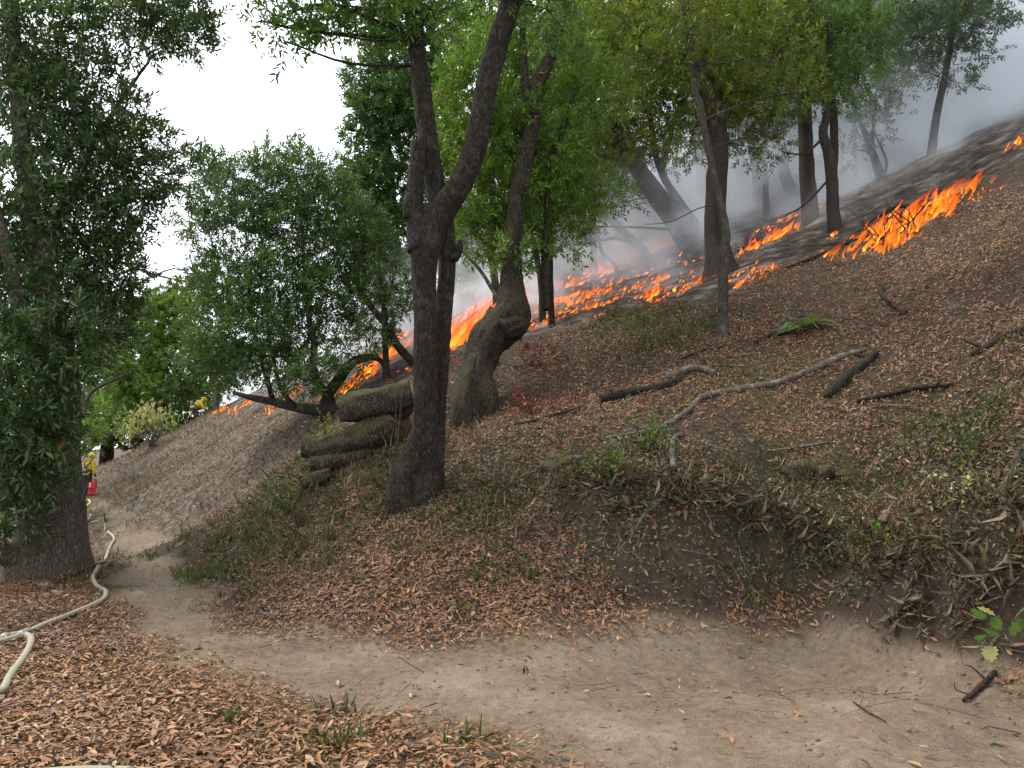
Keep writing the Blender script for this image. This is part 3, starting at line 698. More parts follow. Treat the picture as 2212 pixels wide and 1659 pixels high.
    T('ridge_tree', 'dark leafy tree with slender tilted trunk high on the charred ridge',
      [[(2012, 345, 19.6, 22), (2016, 300, 19.8, 17), (2026, 235, 19.8, 16), (2044, 150, 19.8, 14), (2056, 80, 19.8, 13), (2070, -20, 19.8, 10), (2080, -120, 19.8, 8)]],
      [(2040, 60, 19.8, 90, 50, 160), (2110, 40, 19.8, 80, 45, 130), (1970, 80, 19.8, 80, 45, 120), (2060, 140, 19.8, 60, 30, 60), (1960, 150, 19.8, 60, 30, 50), (2020, -20, 19.8, 120, 40, 120), (2130, 110, 19.8, 40, 18, 16), (2170, 10, 19.8, 50, 20, 30), (2080, 180, 19.8, 40, 16, 16), (1900, 30, 20, 80, 40, 110)],
      'bark_dark', 'leaf_dark', 0.14, False, seg=12, hole=0.33)
    for k, (a, b, dpt, w) in enumerate([((2060, 250), (2048, 60), 30, 12), ((2040, 245), (2030, 90), 31, 9), ((1520, 470), (1505, 250), 30, 26), ((1490, 470), (1500, 300), 33, 18), ((1975, 280), (1975, 160), 34, 10), ((1600, 420), (1590, 240), 33, 20)]):
        T('far_trunk', ['pair-mate grey trunk, the thicker of two behind the ridge tree', 'thin grey trunk, the slighter of two behind the ridge tree', 'broad ghostly trunk in smoke behind the pale sapling', 'ghostly trunk in smoke behind the thick leaning trunk', 'faint thin trunk in smoke below the ridge tree crown', 'faint trunk in smoke between the stout dark tree and the mossy leaning tree'][k], [[(a[0], a[1], dpt, w * 1.3), ((a[0] + b[0]) / 2 + 3, (a[1] + b[1]) / 2, dpt, w), (b[0], b[1], dpt, w * 0.8), (b[0] - 8, b[1] - 260, dpt, w * 0.5)]],
          [(b[0], b[1] - 60, dpt, 80, 50, 110), (b[0] + 30, b[1] - 140, dpt, 110, 60, 140)], 'bark_dark', 'leaf_bay', 0.18, False, group='trunks lost in smoke', seg=10, step=0.3)
    # --- stems in front of and behind the flames near the bent tree
    for px0, px1, y0, y1, d, w, bk, lb in [(1188, 1180, 640, 540, 21, 20, 'bark_pale', 'grey smooth trunk half veiled by smoke behind the bent mossy tree'), (1075, 1058, 690, 530, 18.5, 17, 'bark_dark', 'narrow dark stem rising beside the tallest flames'),
                                           (1172, 1142, 690, 470, 17, 14, 'bark_moss', 'greenish thin stem just beyond the bent mossy tree'), (1192, 1186, 706, 440, 16, 13, 'bark_dark', 'slim leafy stem with a dark foot in the low flames')]:
        T('slender_tree', lb, [[(px0, y0, d, w * 1.2), (px0 - 3, (y0 * 2 + y1) / 3, d, w), ((px0 + px1) / 2, (y0 + y1 * 2) / 3, d, w * 0.95), (px1, y1, d, w * 0.9), (px1 + 6, y1 - 160, d, w * 0.7), (px1 + 20, y1 - 360, d, w * 0.4)]],
          [(px1 + 10, y1 - 120, d, 70, 60, 130), (px1 + 20, y1 - 260, d, 90, 80, 190), (px1 + 40, y1 - 30, d, 50, 26, 50)], bk, 'leaf_bay', 0.13, False, seg=12, step=0.12)
    T('slanted_sapling', 'bare grey sapling slanting across the tallest flames', [[(1082, 668, 16, 9), (1060, 620, 16, 9), (1030, 575, 16, 8), (990, 535, 16, 6), (960, 500, 16, 4)]], [], 'bark_pale', 'leaf_bay', 0.1, False, seg=8, step=0.1)
    # --- low wide tree left of the fork
    T('spreading_tree', 'low spreading tree with one trunk bowed flat over the tan slope',
      [[(742, 886, 16.6, 26), (700, 886, 17, 26), (650, 882, 17.5, 22), (590, 868, 18, 18), (540, 858, 18.5, 13), (505, 848, 19, 8)],
       [(590, 868, 18, 13), (580, 830, 18, 11), (565, 780, 18, 9), (545, 700, 18.2, 7), (535, 600, 18.4, 4)],
       [(640, 880, 17.5, 12), (610, 846, 17.6, 10), (596, 800, 17.6, 9), (580, 720, 17.7, 7), (575, 620, 17.8, 4)],
       [(705, 866, 17, 24), (735, 815, 17, 24), (758, 785, 17, 21), (790, 772, 17, 17), (818, 776, 17, 11), (832, 800, 17, 9), (835, 840, 17, 8)],
       [(712, 862, 16.9, 20), (690, 835, 16.9, 18), (678, 800, 17, 16), (678, 740, 17.2, 15), (668, 690, 17.4, 13), (660, 610, 17.6, 9), (650, 480, 17.8, 6), (640, 380, 18, 3)],
       [(836, 838, 16.8, 18), (833, 770, 16.8, 14), (832, 700, 16.8, 13), (826, 640, 16.9, 10), (815, 540, 17, 6)],
       [(925, 800, 17, 26), (890, 780, 17, 20), (858, 745, 17, 18), (836, 705, 17, 16), (800, 660, 17.2, 13), (770, 600, 17.4, 9), (760, 500, 17.6, 6)],
       [(690, 700, 18.6, 9), (650, 760, 18.4, 9), (640, 800, 18.4, 8)]],
      [(470, 420, 19, 60, 60, 150), (560, 400, 19, 80, 60, 210), (640, 380, 18.6, 70, 60, 190), (700, 440, 18.4, 80, 60, 220), (520, 500, 18.8, 90, 70, 280), (620, 500, 18.5, 90, 70, 290), (720, 540, 18.2, 90, 70, 280), (800, 560, 18, 70, 70, 200), (500, 610, 18.6, 90, 70, 290), (600, 620, 18, 90, 70, 300), (700, 640, 17.8, 90, 60, 280), (800, 660, 17.6, 70, 60, 170), (470, 710, 18.4, 80, 60, 220), (560, 720, 17.6, 80, 60, 230), (640, 720, 17.4, 70, 50, 170), (500, 790, 18, 70, 40, 130), (590, 790, 17.3, 70, 40, 120), (690, 810, 16.4, 60, 24, 66), (640, 830, 16.5, 40, 20, 34), (750, 770, 16.8, 50, 24, 34), (800, 730, 16.8, 50, 30, 46), (850, 640, 17, 40, 50, 70),
       (640, 345, 18.8, 26, 40, 44), (480, 370, 19, 24, 40, 40), (570, 350, 19, 24, 40, 36), (720, 390, 18.4, 40, 40, 60), (420, 480, 19, 36, 40, 60), (770, 480, 18, 50, 50, 110)],
      'bark_brown', 'leaf_grey', 0.115, False, seg=12, step=0.12, floor_clear=0.25, dens=1.4, hole=0.36)
    # --- crowns filling the wood behind
    back = [
        ('background_tree', 'tall green tree whose leafy edge stands against the white sky behind the forked trunk', [(860, 800, 30, 30), (850, 500, 30, 24), (830, 200, 30, 16), (840, -60, 30, 10)],
         [(820, 250, 29, 70, 70, 300), (870, 120, 29, 90, 80, 380), (800, 380, 29, 70, 60, 260), (880, 330, 29.5, 80, 80, 340), (960, 200, 30, 90, 90, 400), (850, 480, 29, 80, 70, 310), (820, 580, 29, 60, 60, 200), (960, 60, 30, 110, 80, 400), (780, 300, 29, 40, 30, 80), (980, 400, 30, 80, 90, 360), (900, 600, 29, 80, 60, 240), (790, 180, 29, 50, 50, 140), (840, 40, 29, 90, 60, 260), (800, 480, 29, 70, 60, 200), (770, 400, 29, 50, 40, 110), (880, 220, 28.5, 70, 70, 240), (830, 680, 28, 70, 50, 150), (930, 480, 28.5, 70, 70, 220)], 'leaf_grey', 0.19),
        ('background_tree', 'broad bright green tree filling the gap between the forked trunk and bent tree', [(1030, 690, 27, 26), (1040, 450, 27, 20), (1060, 200, 27, 14), (1060, -40, 27, 10)],
         [(1050, 80, 27, 110, 90, 420), (1000, 300, 27, 90, 90, 380), (1090, 330, 27, 100, 90, 400), (1060, 480, 27, 100, 70, 330), (1010, 560, 27, 70, 40, 150), (985, 610, 26, 50, 34, 90), (1040, 600, 25, 60, 36, 110), (960, 520, 27, 50, 50, 110), (1150, 180, 27.5, 100, 90, 380)], 'leaf_bright', 0.16),
        ('background_tree', 'dense olive tree closing the view above the burning slope', [(1250, 560, 36, 30), (1260, 300, 36, 22), (1260, 0, 36, 14)],
         [(1200, 60, 36, 120, 90, 360), (1330, 120, 36, 120, 90, 360), (1220, 260, 36, 110, 80, 340), (1350, 300, 36, 90, 60, 220), (1200, 420, 36, 100, 60, 260), (1130, 560, 35, 80, 40, 140), (1300, 10, 36, 140, 60, 300)], 'leaf_olive', 0.2),
        ('background_tree', 'yellow-green tree overhanging the slim sapling at the smoke edge', [(1640, 380, 27, 30), (1600, 150, 27, 22), (1590, -60, 27, 14)],
         [(1560, 60, 26, 130, 70, 360), (1680, 20, 26, 130, 70, 360), (1620, 150, 26, 110, 60, 270), (1480, 40, 26, 100, 60, 240), (1800, 10, 26, 110, 50, 200), (1700, 230, 26, 60, 40, 70), (1820, 120, 25, 80, 50, 150), (1640, 250, 25, 90, 50, 160), (1560, 300, 25, 60, 40, 90)], 'leaf_olive', 0.16),
        ('background_tree', 'slim dark tree with high crown between the bent tree and the thick leaning trunk', [(1285, 585, 25, 15), (1275, 400, 25, 13), (1270, 200, 25, 11), (1265, -40, 25, 8)],
         [(1270, 20, 25, 110, 70, 300), (1230, 170, 25, 90, 70, 260), (1330, 150, 25, 90, 60, 240), (1260, 320, 25, 100, 60, 280), (1350, 420, 25, 60, 30, 90), (1200, 330, 25, 80, 60, 200), (1180, 470, 25, 70, 40, 140)], 'leaf_bay', 0.15),
        ('background_tree', 'slim dark tree with high crown between the pale sapling and straight dark trunk', [(1655, 440, 24, 14), (1650, 250, 24, 12), (1645, 60, 24, 10), (1640, -80, 24, 8)],
         [(1640, 30, 24, 110, 70, 300), (1590, 150, 24, 80, 60, 200), (1700, 120, 24, 90, 60, 240), (1650, 240, 24, 80, 40, 150), (1480, 130, 24, 90, 70, 240), (1450, 250, 24, 70, 50, 130)], 'leaf_olive', 0.15),
        ('background_tree', 'slim dark tree behind the two uphill trunks with leaves meeting overhead', [(1850, 420, 24, 12), (1845, 250, 24, 10), (1850, 60, 24, 8)],
         [(1850, 40, 23, 110, 60, 280), (1800, 130, 23, 80, 50, 170), (1910, 90, 23, 80, 50, 170), (1960, 20, 23, 100, 50, 200), (1740, 60, 23, 80, 60, 180), (2060, 10, 23, 80, 40, 130)], 'leaf_bay', 0.15),
        ('background_tree', 'pale green round tree beyond the path above the cream shrub', [(360, 980, 52, 22), (350, 850, 52, 18), (350, 700, 52, 10)],
         [(340, 700, 50, 80, 60, 330), (400, 760, 50, 80, 60, 320), (290, 760, 51, 80, 60, 300), (330, 830, 50, 80, 50, 260), (420, 690, 51, 70, 60, 240), (250, 830, 50, 60, 60, 200), (420, 840, 50, 60, 40, 150), (340, 650, 51, 50, 26, 100)], 'leaf_bright', 0.26),
        ('background_tree', 'shadowy evergreen beyond the crouching firefighter', [(300, 1000, 58, 24), (300, 900, 58, 20), (310, 800, 58, 12)],
         [(260, 880, 57, 80, 60, 240), (330, 900, 57, 80, 60, 260), (400, 880, 57, 80, 60, 260), (220, 900, 58, 60, 60, 180), (380, 940, 57, 60, 30, 110), (460, 840, 57, 60, 40, 160)], 'leaf_dark', 0.28),
        ('background_tree', 'grey-green bushy tree with pale bare stem just uphill of the crouching firefighter', [(468, 872, 44, 12), (464, 830, 44, 10), (450, 780, 44, 7)],
         [(440, 780, 43, 70, 40, 220), (500, 770, 43, 60, 40, 180), (460, 740, 43, 60, 36, 160), (520, 810, 42, 40, 26, 70)], 'leaf_grey', 0.2),
        ('background_tree', 'hazy olive tree crowding behind the pale green round tree', [(230, 1000, 66, 30), (240, 800, 66, 22), (250, 640, 66, 12)],
         [(230, 700, 66, 70, 60, 260), (280, 790, 66, 80, 60, 300), (210, 800, 66, 70, 70, 280), (200, 900, 66, 70, 60, 240), (310, 700, 66, 60, 50, 200), (380, 660, 66, 60, 44, 180), (440, 620, 64, 60, 60, 200), (270, 930, 64, 70, 40, 200), (150, 940, 62, 60, 50, 160), (340, 890, 64, 70, 60, 240)], 'leaf_olive', 0.36),
        ('background_tree', 'slim grey trunked tree standing beside the cream shrub', [(352, 948, 47, 12), (346, 900, 47, 9), (345, 840, 47, 6)], [(350, 830, 47, 60, 36, 140)], 'leaf_bay', 0.24),
        ('background_tree', 'leafy tree seen through gaps of the massive old tree downhill of the path', [(-40, 1100, 26, 50), (-30, 700, 26, 36), (-40, 300, 26, 20)],
         [(0, 900, 25, 120, 100, 400), (60, 1060, 24, 80, 80, 240), (-20, 640, 25, 130, 120, 380), (30, 800, 25, 100, 80, 260), (120, 850, 28, 90, 70, 220), (190, 780, 32, 70, 60, 170), (215, 900, 36, 55, 45, 120), (160, 940, 34, 60, 50, 130)], 'leaf_bright', 0.15),
    ]
    for k, (nm, lb, st, cls, lf, ll) in enumerate(back):
        ll = ll * 1.12
        T(nm, lb, [st], cls, 'bark_pale' if 'pale bare' in lb or 'slim grey' in lb else 'bark_dark', lf, ll, False, seg=10, step=0.3, group='trees of the wood behind the slope', cls_twigs=4, hole=0.34, wr=0.34)
build_trees()

# ------------------------------------------------------------------ forest floor
def hnormal(x, y, e=0.06):
    hx = (H(x + e, y) - H(x - e, y)) / (2 * e); hy = (H(x, y + e) - H(x, y - e)) / (2 * e)
    return norm(np.stack([-hx, -hy, np.ones_like(hx)], -1))
def scatter(n, r0, r1, power, amax=44):
    """ground points, density per square metre falling off as r**-power"""
    u = rng.uniform(0, 1, n); k = 2 - power
    r = (r0 ** k + u * (r1 ** k - r0 ** k)) ** (1 / k)
    a = R(amax) * rng.uniform(-1, 1, n)
    return r * np.sin(a), r * np.cos(a)
def lying(x, y, tilt, lift=0.008):
    nr = norm(hnormal(x, y) + rng.normal(0, tilt, (len(x), 3)))
    d = rand_dirs(len(x)); d = norm(d - nr * (d * nr).sum(1, keepdims=True))
    return np.stack([x, y, H(x, y) + lift], -1), d, nr
def litter_prob(x, y):
    s = poly_sd(trail_poly, x, y)
    h = base_h(x, y)
    patch = fbm(x * 0.8, y * 0.8, 3, 61)
    far_ = sstep(7.5, 10.5, y)
    edge = np.maximum(sstep(0.55, -0.2, s + (patch - 0.5) * 0.7 + 0.45 * far_), 0.8 * sstep(0.3, 0.6, h))
    p = edge * (0.5 + 0.9 * sstep(0.28, 0.6, patch))
    bank = sstep(0.0, 0.12, h) * sstep(0.95, 0.45, h) * sstep(-0.9, -0.1, s)      # raw earth of the cut bank
    p = p * (1 - 0.55 * bank * sstep(-1, 2, x))
    steep = sstep(0.76, 0.60, hnormal(x, y, 0.15)[:, 2]) * sstep(2.2, 1.2, h)
    p = p * (1 - 0.8 * steep)
    p = p * (1 - burn_m(x, y)) * (1 - 0.3 * dry_m(x, y))
    gz = np.exp(-(((x + 3.6) / 2.6) ** 2 + ((y - 11.2) / 2.4) ** 2))
    return np.clip(p * (1 - 0.62 * gz) + 0.012 * sstep(0, 0.4, s), 0, 1)
def build_litter():
    gnd = bpy.data.objects['ground']
    xs, ys = [], []
    for n, r0, r1, pw in ((118000, 3.2, 8.5, 0.0), (205000, 8.5, 16, 1.0), (98000, 16, 38, 1.0)):
        x, y = scatter(n, r0, r1, pw); k = rng.uniform(0, 1, n) < litter_prob(x, y) * (1.0 if r0 < 8 else 0.95); xs.append(x[k]); ys.append(y[k])
    for i, (x, y) in enumerate(zip(xs, ys)):
        r = np.hypot(x, y)
        stack = rng.uniform(0, 0.03, len(x))
        p, d, nr = lying(x, y, (0.27, 0.42, 0.6)[i], 0.01); p[:, 2] += stack
        L = np.where(rng.uniform(0, 1, len(x)) < 0.34, rng.uniform(0.013, 0.032, len(x)), 0.03 + 0.06 * rng.beta(1.5, 2.0, len(x))) * (1 + 0.3 * sstep(14, 26, r)); wd = L * rng.uniform(0.2, 0.38, len(x)) * np.where(L < 0.033, 1.6, 1.0)
        tone = np.clip(rng.beta(1.35, 1.6, len(x)) * 0.88 + 0.5 * (fbm(x * 0.7, y * 0.7, 3, 71) - 0.5) + 0.06 + 0.05 * sstep(9.0, 5.0, r), 0, 0.955)
        # leaves dusted to pale tan where people walk
        V, T, Q, k = leaf_faces(p - d * L[:, None] * 0.5, d, nr, L, wd, 0.2, i < 1, rng.normal(0, 0.14, len(x)))
        o = add_obj('leaf_litter', mesh_np('leaf_litter', V, T, Q, [MATS['leaf_litter']], fattr={'rnd': np.repeat(tone, k)}))
        o['kind'] = 'stuff'; o['label'] = ['loose dry brown leaves scattered along the path edge', 'dense fallen orange-brown leaves covering the slope', 'fine brown leaf cover high on the slope'][i]
    # the leaves that show largest, one by one
    meshes = []
    for k in range(8):
        L = 0.088; V, T, Q, kk = leaf_faces(np.array([[0, -L / 2, 0.0]]), np.array([[0, 1.0, 0.02]]), np.array([[0, 0, 1.0]]), L, L * rng.uniform(0.3, 0.38), 0.18, True, rng.uniform(-0.2, 0.22))
        meshes.append(mesh_np('fallen_leaf', V, None, Q, [MATS['leaf_litter']], fattr={'rnd': np.full(2, [0.35, 0.5, 0.6, 0.7, 0.76, 0.84, 0.9, 0.45][k])}))
    n = 0
    while n < 260:
        x, y = scatter(1, 3.6, 6.2, 0.3, 36)
        s = float(poly_sd(trail_poly, x, y)[0])
        if s > 0.35 and rng.uniform() > 0.10: continue
        p, d, nr = lying(x, y, 0.22, 0.035 if s < 0.1 else 0.012)
        o = bpy.data.objects.new('fallen_leaf', meshes[n % 8]); col.objects.link(o); o.parent = gnd
        z = Vector(nr[0]); yv = Vector(d[0]); xv = yv.cross(z)
        M = Matrix((xv, yv, z)).transposed().to_4x4(); M.translation = Vector(p[0])
        o.matrix_local = M @ Matrix.Scale(float(rng.uniform(0.75, 1.15)), 4); n += 1
def blades(name, x, y, L, wd, mat, tone, lean=0.5, label=None, up=1.0, lift=-0.01, fwd=0.0):
    n = len(x)
    p = np.stack([x, y, H(x, y) + lift], -1)
    d = norm(np.array([0, -fwd, up]) + rng.normal(0, lean, (n, 3)))
    V, T, Q, k = leaf_faces(p, d, rand_dirs(n), L, wd, 0.1, False, rng.uniform(-0.5, 0.5, n))
    o = add_obj(name, mesh_np(name, V, T, Q, [MATS[mat]], fattr={'rnd': np.repeat(tone, k)})); o['kind'] = 'stuff'
    if label: o['label'] = label
def build_grass():
    def clumps(cs, per):
        X, Y = [], []
        for px, py, sx, sy, n in cs:
            c = G(px, py)
            for _ in range(n):
                cx, cy = c[0] + rng.normal(0, sx), c[1] + rng.normal(0, sy)
                X.append(cx + rng.normal(0, 0.045, per)); Y.append(cy + rng.normal(0, 0.045, per))
        return np.concatenate(X), np.concatenate(Y)
    cs = [(1470, 722, .5, .3, 130), (1390, 700, .5, .3, 110), (1330, 686, .4, .3, 60), (1560, 800, .4, .3, 14), (600, 1060, 1.4, 1.0, 130), (560, 1140, 1.0, .8, 90), (480, 1150, .8, .9, 60), (660, 1110, .9, .7, 70), (760, 1120, .5, .4, 34), (1040, 1110, .5, .3, 44), (1060, 1080, .3, .3, 20), (1010, 1210, .5, .2, 20), (1100, 1245, .15, .08, 8), (870, 1000, .4, .3, 26), (790, 1000, .4, .3, 30), (1240, 1010, .7, .5, 26), (1980, 940, .6, .3, 46), (2120, 900, .4, .3, 40), (2080, 1010, .5, .3, 34), (1830, 1090, .5, .3, 26), (2150, 1090, .3, .2, 22), (1580, 1100, .5, .3, 22), (440, 1250, .4, .5, 20), (640, 1190, .7, .5, 30), (520, 1235, .5, .4, 20), (1010, 1330, .06, .05, 4), (490, 1560, .05, .05, 3), (720, 1620, .06, .05, 4), (740, 1470 + 80, .1, .1, 4), (1620, 1300, .06, .05, 4), (1000, 1520 + 100, .05, .05, 2), (255, 1128, .4, .5, 22)]
    x, y = clumps(cs, 22); kk_ = rng.uniform(0, 1, len(x)) < 0.8; x, y = x[kk_], y[kk_]
    k = (trail_m(x, y) < 0.8) & (burn_m(x, y) < 0.4); x, y = x[k], y[k]
    r = np.hypot(x, y)
    blades('grass', x, y, rng.uniform(0.04, 0.16, len(x)), 0.0025 + 0.00035 * r, 'grass_green', rng.uniform(0, 1, len(x)) ** 1.2, 0.62, 'green grass growing in tufts on the slope')
    # dry grass and stubble of the tan slope
    x, y = scatter(225000, 9, 50, 1.0, 40)
    k = rng.uniform(0, 1, len(x)) < dry_m(x, y) * (1 - trail_m(x, y)) * (1 - burn_m(x, y)) * 0.9; x, y = x[k], y[k]
    r = np.hypot(x, y)
    blades('dry_grass', x, y, rng.uniform(0.04, 0.17, len(x)) * (1 + 0.6 * sstep(20, 40, r)), 0.0028 + 0.00045 * r, 'grass_dry', np.clip(rng.beta(1.3, 1.6, len(x)) * 0.85 + 0.7 * (fbm(x * 0.8, y * 0.8, 3, 91) - 0.5), 0, 1), 1.3, 'tan dry grass and stubble on the far slope')
    # dead stems and rootlets hanging over the cut bank, thin straw everywhere
    x, y = scatter(40000, 5, 14, 0.6, 40)
    h = base_h(x, y); s = poly_sd(trail_poly, x, y) - 0.3
    w = sstep(0.12, 0.35, h) * sstep(2.4, 1.0, h) * (0.25 + 0.75 * sstep(0.5, 0.62, fbm(x * 0.9 + 3, y * 0.9, 3, 81))) + 0.12 * sstep(0.5, 1, h) * (1 - burn_m(x, y))
    k = (rng.uniform(0, 1, len(x)) < w) & (s < -0.1); x, y = x[k], y[k]
    blades('dead_grass', x, y, rng.uniform(0.06, 0.24, len(x)), 0.005 + 0.0002 * np.hypot(x, y), 'grass_dry', rng.beta(1.1, 2.8, len(x)), 1.1, 'dead straw hanging over the cut bank', up=0.3, lift=0.03)
    lip = [(px, py, .18, .08, 4) for px, py in [(1240, 1045), (1300, 1060), (1350, 1068), (1400, 1062), (1460, 1066), (1520, 1075), (1580, 1085), (1640, 1090), (1700, 1130), (1780, 1165), (1850, 1180), (1930, 1190), (2000, 1200), (2060, 1205), (2120, 1208), (2180, 1210), (1990, 1260), (2140, 1270), (1860, 1240)]]
    x, y = clumps(lip, 30)
    blades('hanging_grass', x, y, rng.uniform(0.08, 0.30, len(x)), 0.0035, 'grass_dry', rng.beta(1.2, 2.4, len(x)), 0.55, 'dry grass clumps hanging over the lip of the cut bank', up=0.12, lift=0.03, fwd=0.8)
    # low ivy and bramble leaves
    X, Y = [], []
    for px, py, sx, sy, n in [(1240, 1000, .9, .6, 700), (1500, 1060, .8, .4, 900), (1400, 1140, .5, .2, 500), (1060, 1040, .5, .4, 500), (1620, 1020, .6, .3, 500), (1950, 1000, .7, .4, 800), (2090, 930, .5, .4, 800), (2120, 1120, .4, .2, 500), (1800, 1160, .5, .2, 400), (1900, 1220, .3, .15, 200), (1000, 1110, .6, .4, 500), (1150, 960, .7, .5, 500), (700, 960, .6, .5, 300), (1350, 960, .4, .3, 240), (1680, 1130, .4, .2, 300), (2180, 1000, .3, .3, 400)]:
        c = G(px, py); m = n
        X.append(c[0] + rng.normal(0, sx, m)); Y.append(c[1] + rng.normal(0, sy, m))
    x, y = np.concatenate(X), np.concatenate(Y); k = (trail_m(x, y) < 0.3); x, y = x[k], y[k]
    p, d, nr = lying(x, y, 0.7, 0.02); p[:, 2] += rng.uniform(0, 0.09, len(x))
    L = rng.uniform(0.025, 0.05, len(x))
    V, T, Q, kk = leaf_faces(p, d, nr, L, L * 0.75, 0.12, True, rng.normal(0, 0.1, len(x)))
    o = add_obj('ground_cover', mesh_np('ground_cover', V, T, Q, [MATS['leaf_ivy']], fattr={'rnd': np.repeat(rng.uniform(0, 1, len(x)) ** 1.4, kk)})); o['kind'] = 'stuff'; o['label'] = 'low dark green trailing leaves on the slope'
def ico():
    t = (1 + 5 ** .5) / 2
    v = norm(np.array([(-1, t, 0), (1, t, 0), (-1, -t, 0), (1, -t, 0), (0, -1, t), (0, 1, t), (0, -1, -t), (0, 1, -t), (t, 0, -1), (t, 0, 1), (-t, 0, -1), (-t, 0, 1)], float))
    f = np.array([(0, 11, 5), (0, 5, 1), (0, 1, 7), (0, 7, 10), (0, 10, 11), (1, 5, 9), (5, 11, 4), (11, 10, 2), (10, 7, 6), (7, 1, 8), (3, 9, 4), (3, 4, 2), (3, 2, 6), (3, 6, 8), (3, 8, 9), (4, 9, 5), (2, 4, 11), (6, 2, 10), (8, 6, 7), (9, 8, 1)])
    return v, f
def build_gravel():
    plain('pebble', (0.15, 0.118, 0.09), 0.95, 0.1, 0.5, 30)
    v = np.array([(1, 0, 0), (-1, 0, 0), (0, 1, 0), (0, -1, 0), (0, 0, 1), (0, 0, -1)], float); f = np.array([(0, 2, 4), (2, 1, 4), (1, 3, 4), (3, 0, 4), (2, 0, 5), (1, 2, 5), (3, 1, 5), (0, 3, 5)])
    x, y = scatter(42000, 3.0, 16, 0.9, 42); s = poly_sd(trail_poly, x, y)
    hb = base_h(x, y); w = sstep(-0.3, 0.1, s) * (0.25 + 0.75 * sstep(0.55, 0.0, s) * sstep(-3, 0, x)) + 0.7 * sstep(0.02, 0.15, hb) * sstep(0.9, 0.5, hb) * sstep(0, 1.5, x) * sstep(-1.2, -0.3, s); k = rng.uniform(0, 1, len(x)) < w; x, y = x[k], y[k]
    n = len(x); sz = 0.003 + 0.017 * rng.uniform(0, 1, n) ** 6 + 0.022 * rng.uniform(0, 1, n) ** 5 * sstep(0.03, 0.15, base_h(x, y))
    V = v[None] * (sz[:, None, None] * rng.uniform(0.6, 1.2, (n, 1, 3))) * rng.uniform(0.7, 1.25, (n, 6, 1)) + np.stack([x, y, H(x, y) + sz * 0.25], -1)[:, None]
    T = f[None] + (np.arange(n) * 6)[:, None, None]
    o = add_obj('gravel', mesh_np('gravel', V.reshape(-1, 3), T.reshape(-1, 3), None, [MATS['pebble']])); o['kind'] = 'stuff'; o['label'] = 'small stones and clods on the dirt footpath'
    # twigs too small and many to pick apart
    x, y = scatter(10500, 4, 22, 0.8, 42); w = np.clip(1.1 - trail_m(x, y) * 0.97, 0, 1) * (0.25 + 0.75 * sstep(0.2, 1.2, base_h(x, y))) * (1 - 0.5 * burn_m(x, y)); k = rng.uniform(0, 1, len(x)) < w; x, y = x[k], y[k]
    p, d, nr = lying(x, y, 0.25, 0.03); n = len(x); L = rng.uniform(0.06, 0.5, n) ** 1.15; rad = rng.uniform(0.0015, 0.0055, n)
    side = norm(np.cross(d, nr)); bend = rng.normal(0, 0.12, n) * L
    rings = []
    for t_, w_ in ((-0.5, 1.0), (0.0, 0.9), (0.5, 0.5)):
        c = p + d * (L * t_)[:, None] + side * (bend * (1 - 4 * t_ * t_))[:, None]
        for a_ in (0, 2.1, 4.2): rings.append(c + (side * math.cos(a_) + nr * math.sin(a_)) * (rad * w_)[:, None])
    V = np.stack(rings, 1); i = (np.arange(n) * 9)[:, None]
    Q = np.concatenate([np.hstack([i + a + k_, i + a + (k_ + 1) % 3, i + a + 3 + (k_ + 1) % 3, i + a + 3 + k_]) for a in (0, 3) for k_ in range(3)])
    leaf_mat('twig', [(0, (0.045, 0.032, 0.024)), (0.6, (0.11, 0.085, 0.065)), (1, (0.24, 0.20, 0.16))], 0.85, 0)
    o = add_obj('twig_litter', mesh_np('twig_litter', V.reshape(-1, 3), None, Q, [MATS['twig']], fattr={'rnd': np.tile(rng.uniform(0, 1, n), 6)})); o['kind'] = 'stuff'; o['label'] = 'thin broken twigs strewn through the leaf litter'
build_litter(); build_grass(); build_gravel()
# ------------------------------------------------------------------ logs, stumps, fallen branches
def thing_mesh(name, mb, mat, label, cat, group=None):
    o = mb.build(name, mat); tag(o, label, cat, group); return o
def ring_cap(mb, c, axis, r, m=1, seed=0):
    """sawn or broken end with rings and an uneven face"""
    axis = norm(np.asarray(axis, float)); a = norm(np.cross(axis, [0.2, 0.3, 1.0])); b = np.cross(axis, a)
    V = [c + axis * 0.02]; seg = 18
    for k, f in enumerate((0.35, 0.7, 0.98)):
        for s in range(seg):
            t = 2 * math.pi * s / seg
            V.append(c + (a * math.cos(t) + b * math.sin(t)) * r * f + axis * (0.022 * (1 - f) + 0.012 * rng.normal()))
    T = [(0, 1 + s, 1 + (s + 1) % seg) for s in range(seg)]; Q = []
    for k in range(2):
        for s in range(seg):
            i = 1 + k * seg; Q.append((i + s, i + seg + s, i + seg + (s + 1) % seg, i + (s + 1) % seg))
    mb.add(np.array(V), T, Q, m)
def log(name, label, pts, bark='bark_log', cat='log', ends=True, seg=26, ridge=0.014, endmat='wood_cut', step=0.05):
    w = np.array([P(*q[:3]) for q in pts]); rad = np.array([W(q[3], q[2]) / 2 for q in pts])
    root = empty(name, tuple(w.mean(0))); tag(root, label, cat)
    mb = MB(); add_tube(mb, w, rad, seg, step, rough=0.16, ridge=ridge * 1.8, seed=len(label)); mb.build('bark', MATS[bark], root)
    if ends:
        e = MB(); ring_cap(e, w[0], w[0] - w[1], rad[0] * 0.99, 0); e.build('end_face', MATS[endmat], root)
        e = MB(); ring_cap(e, w[-1], w[-1] - w[-2], rad[-1] * 0.99, 0); e.build('end_face', MATS[endmat], root)
    return root
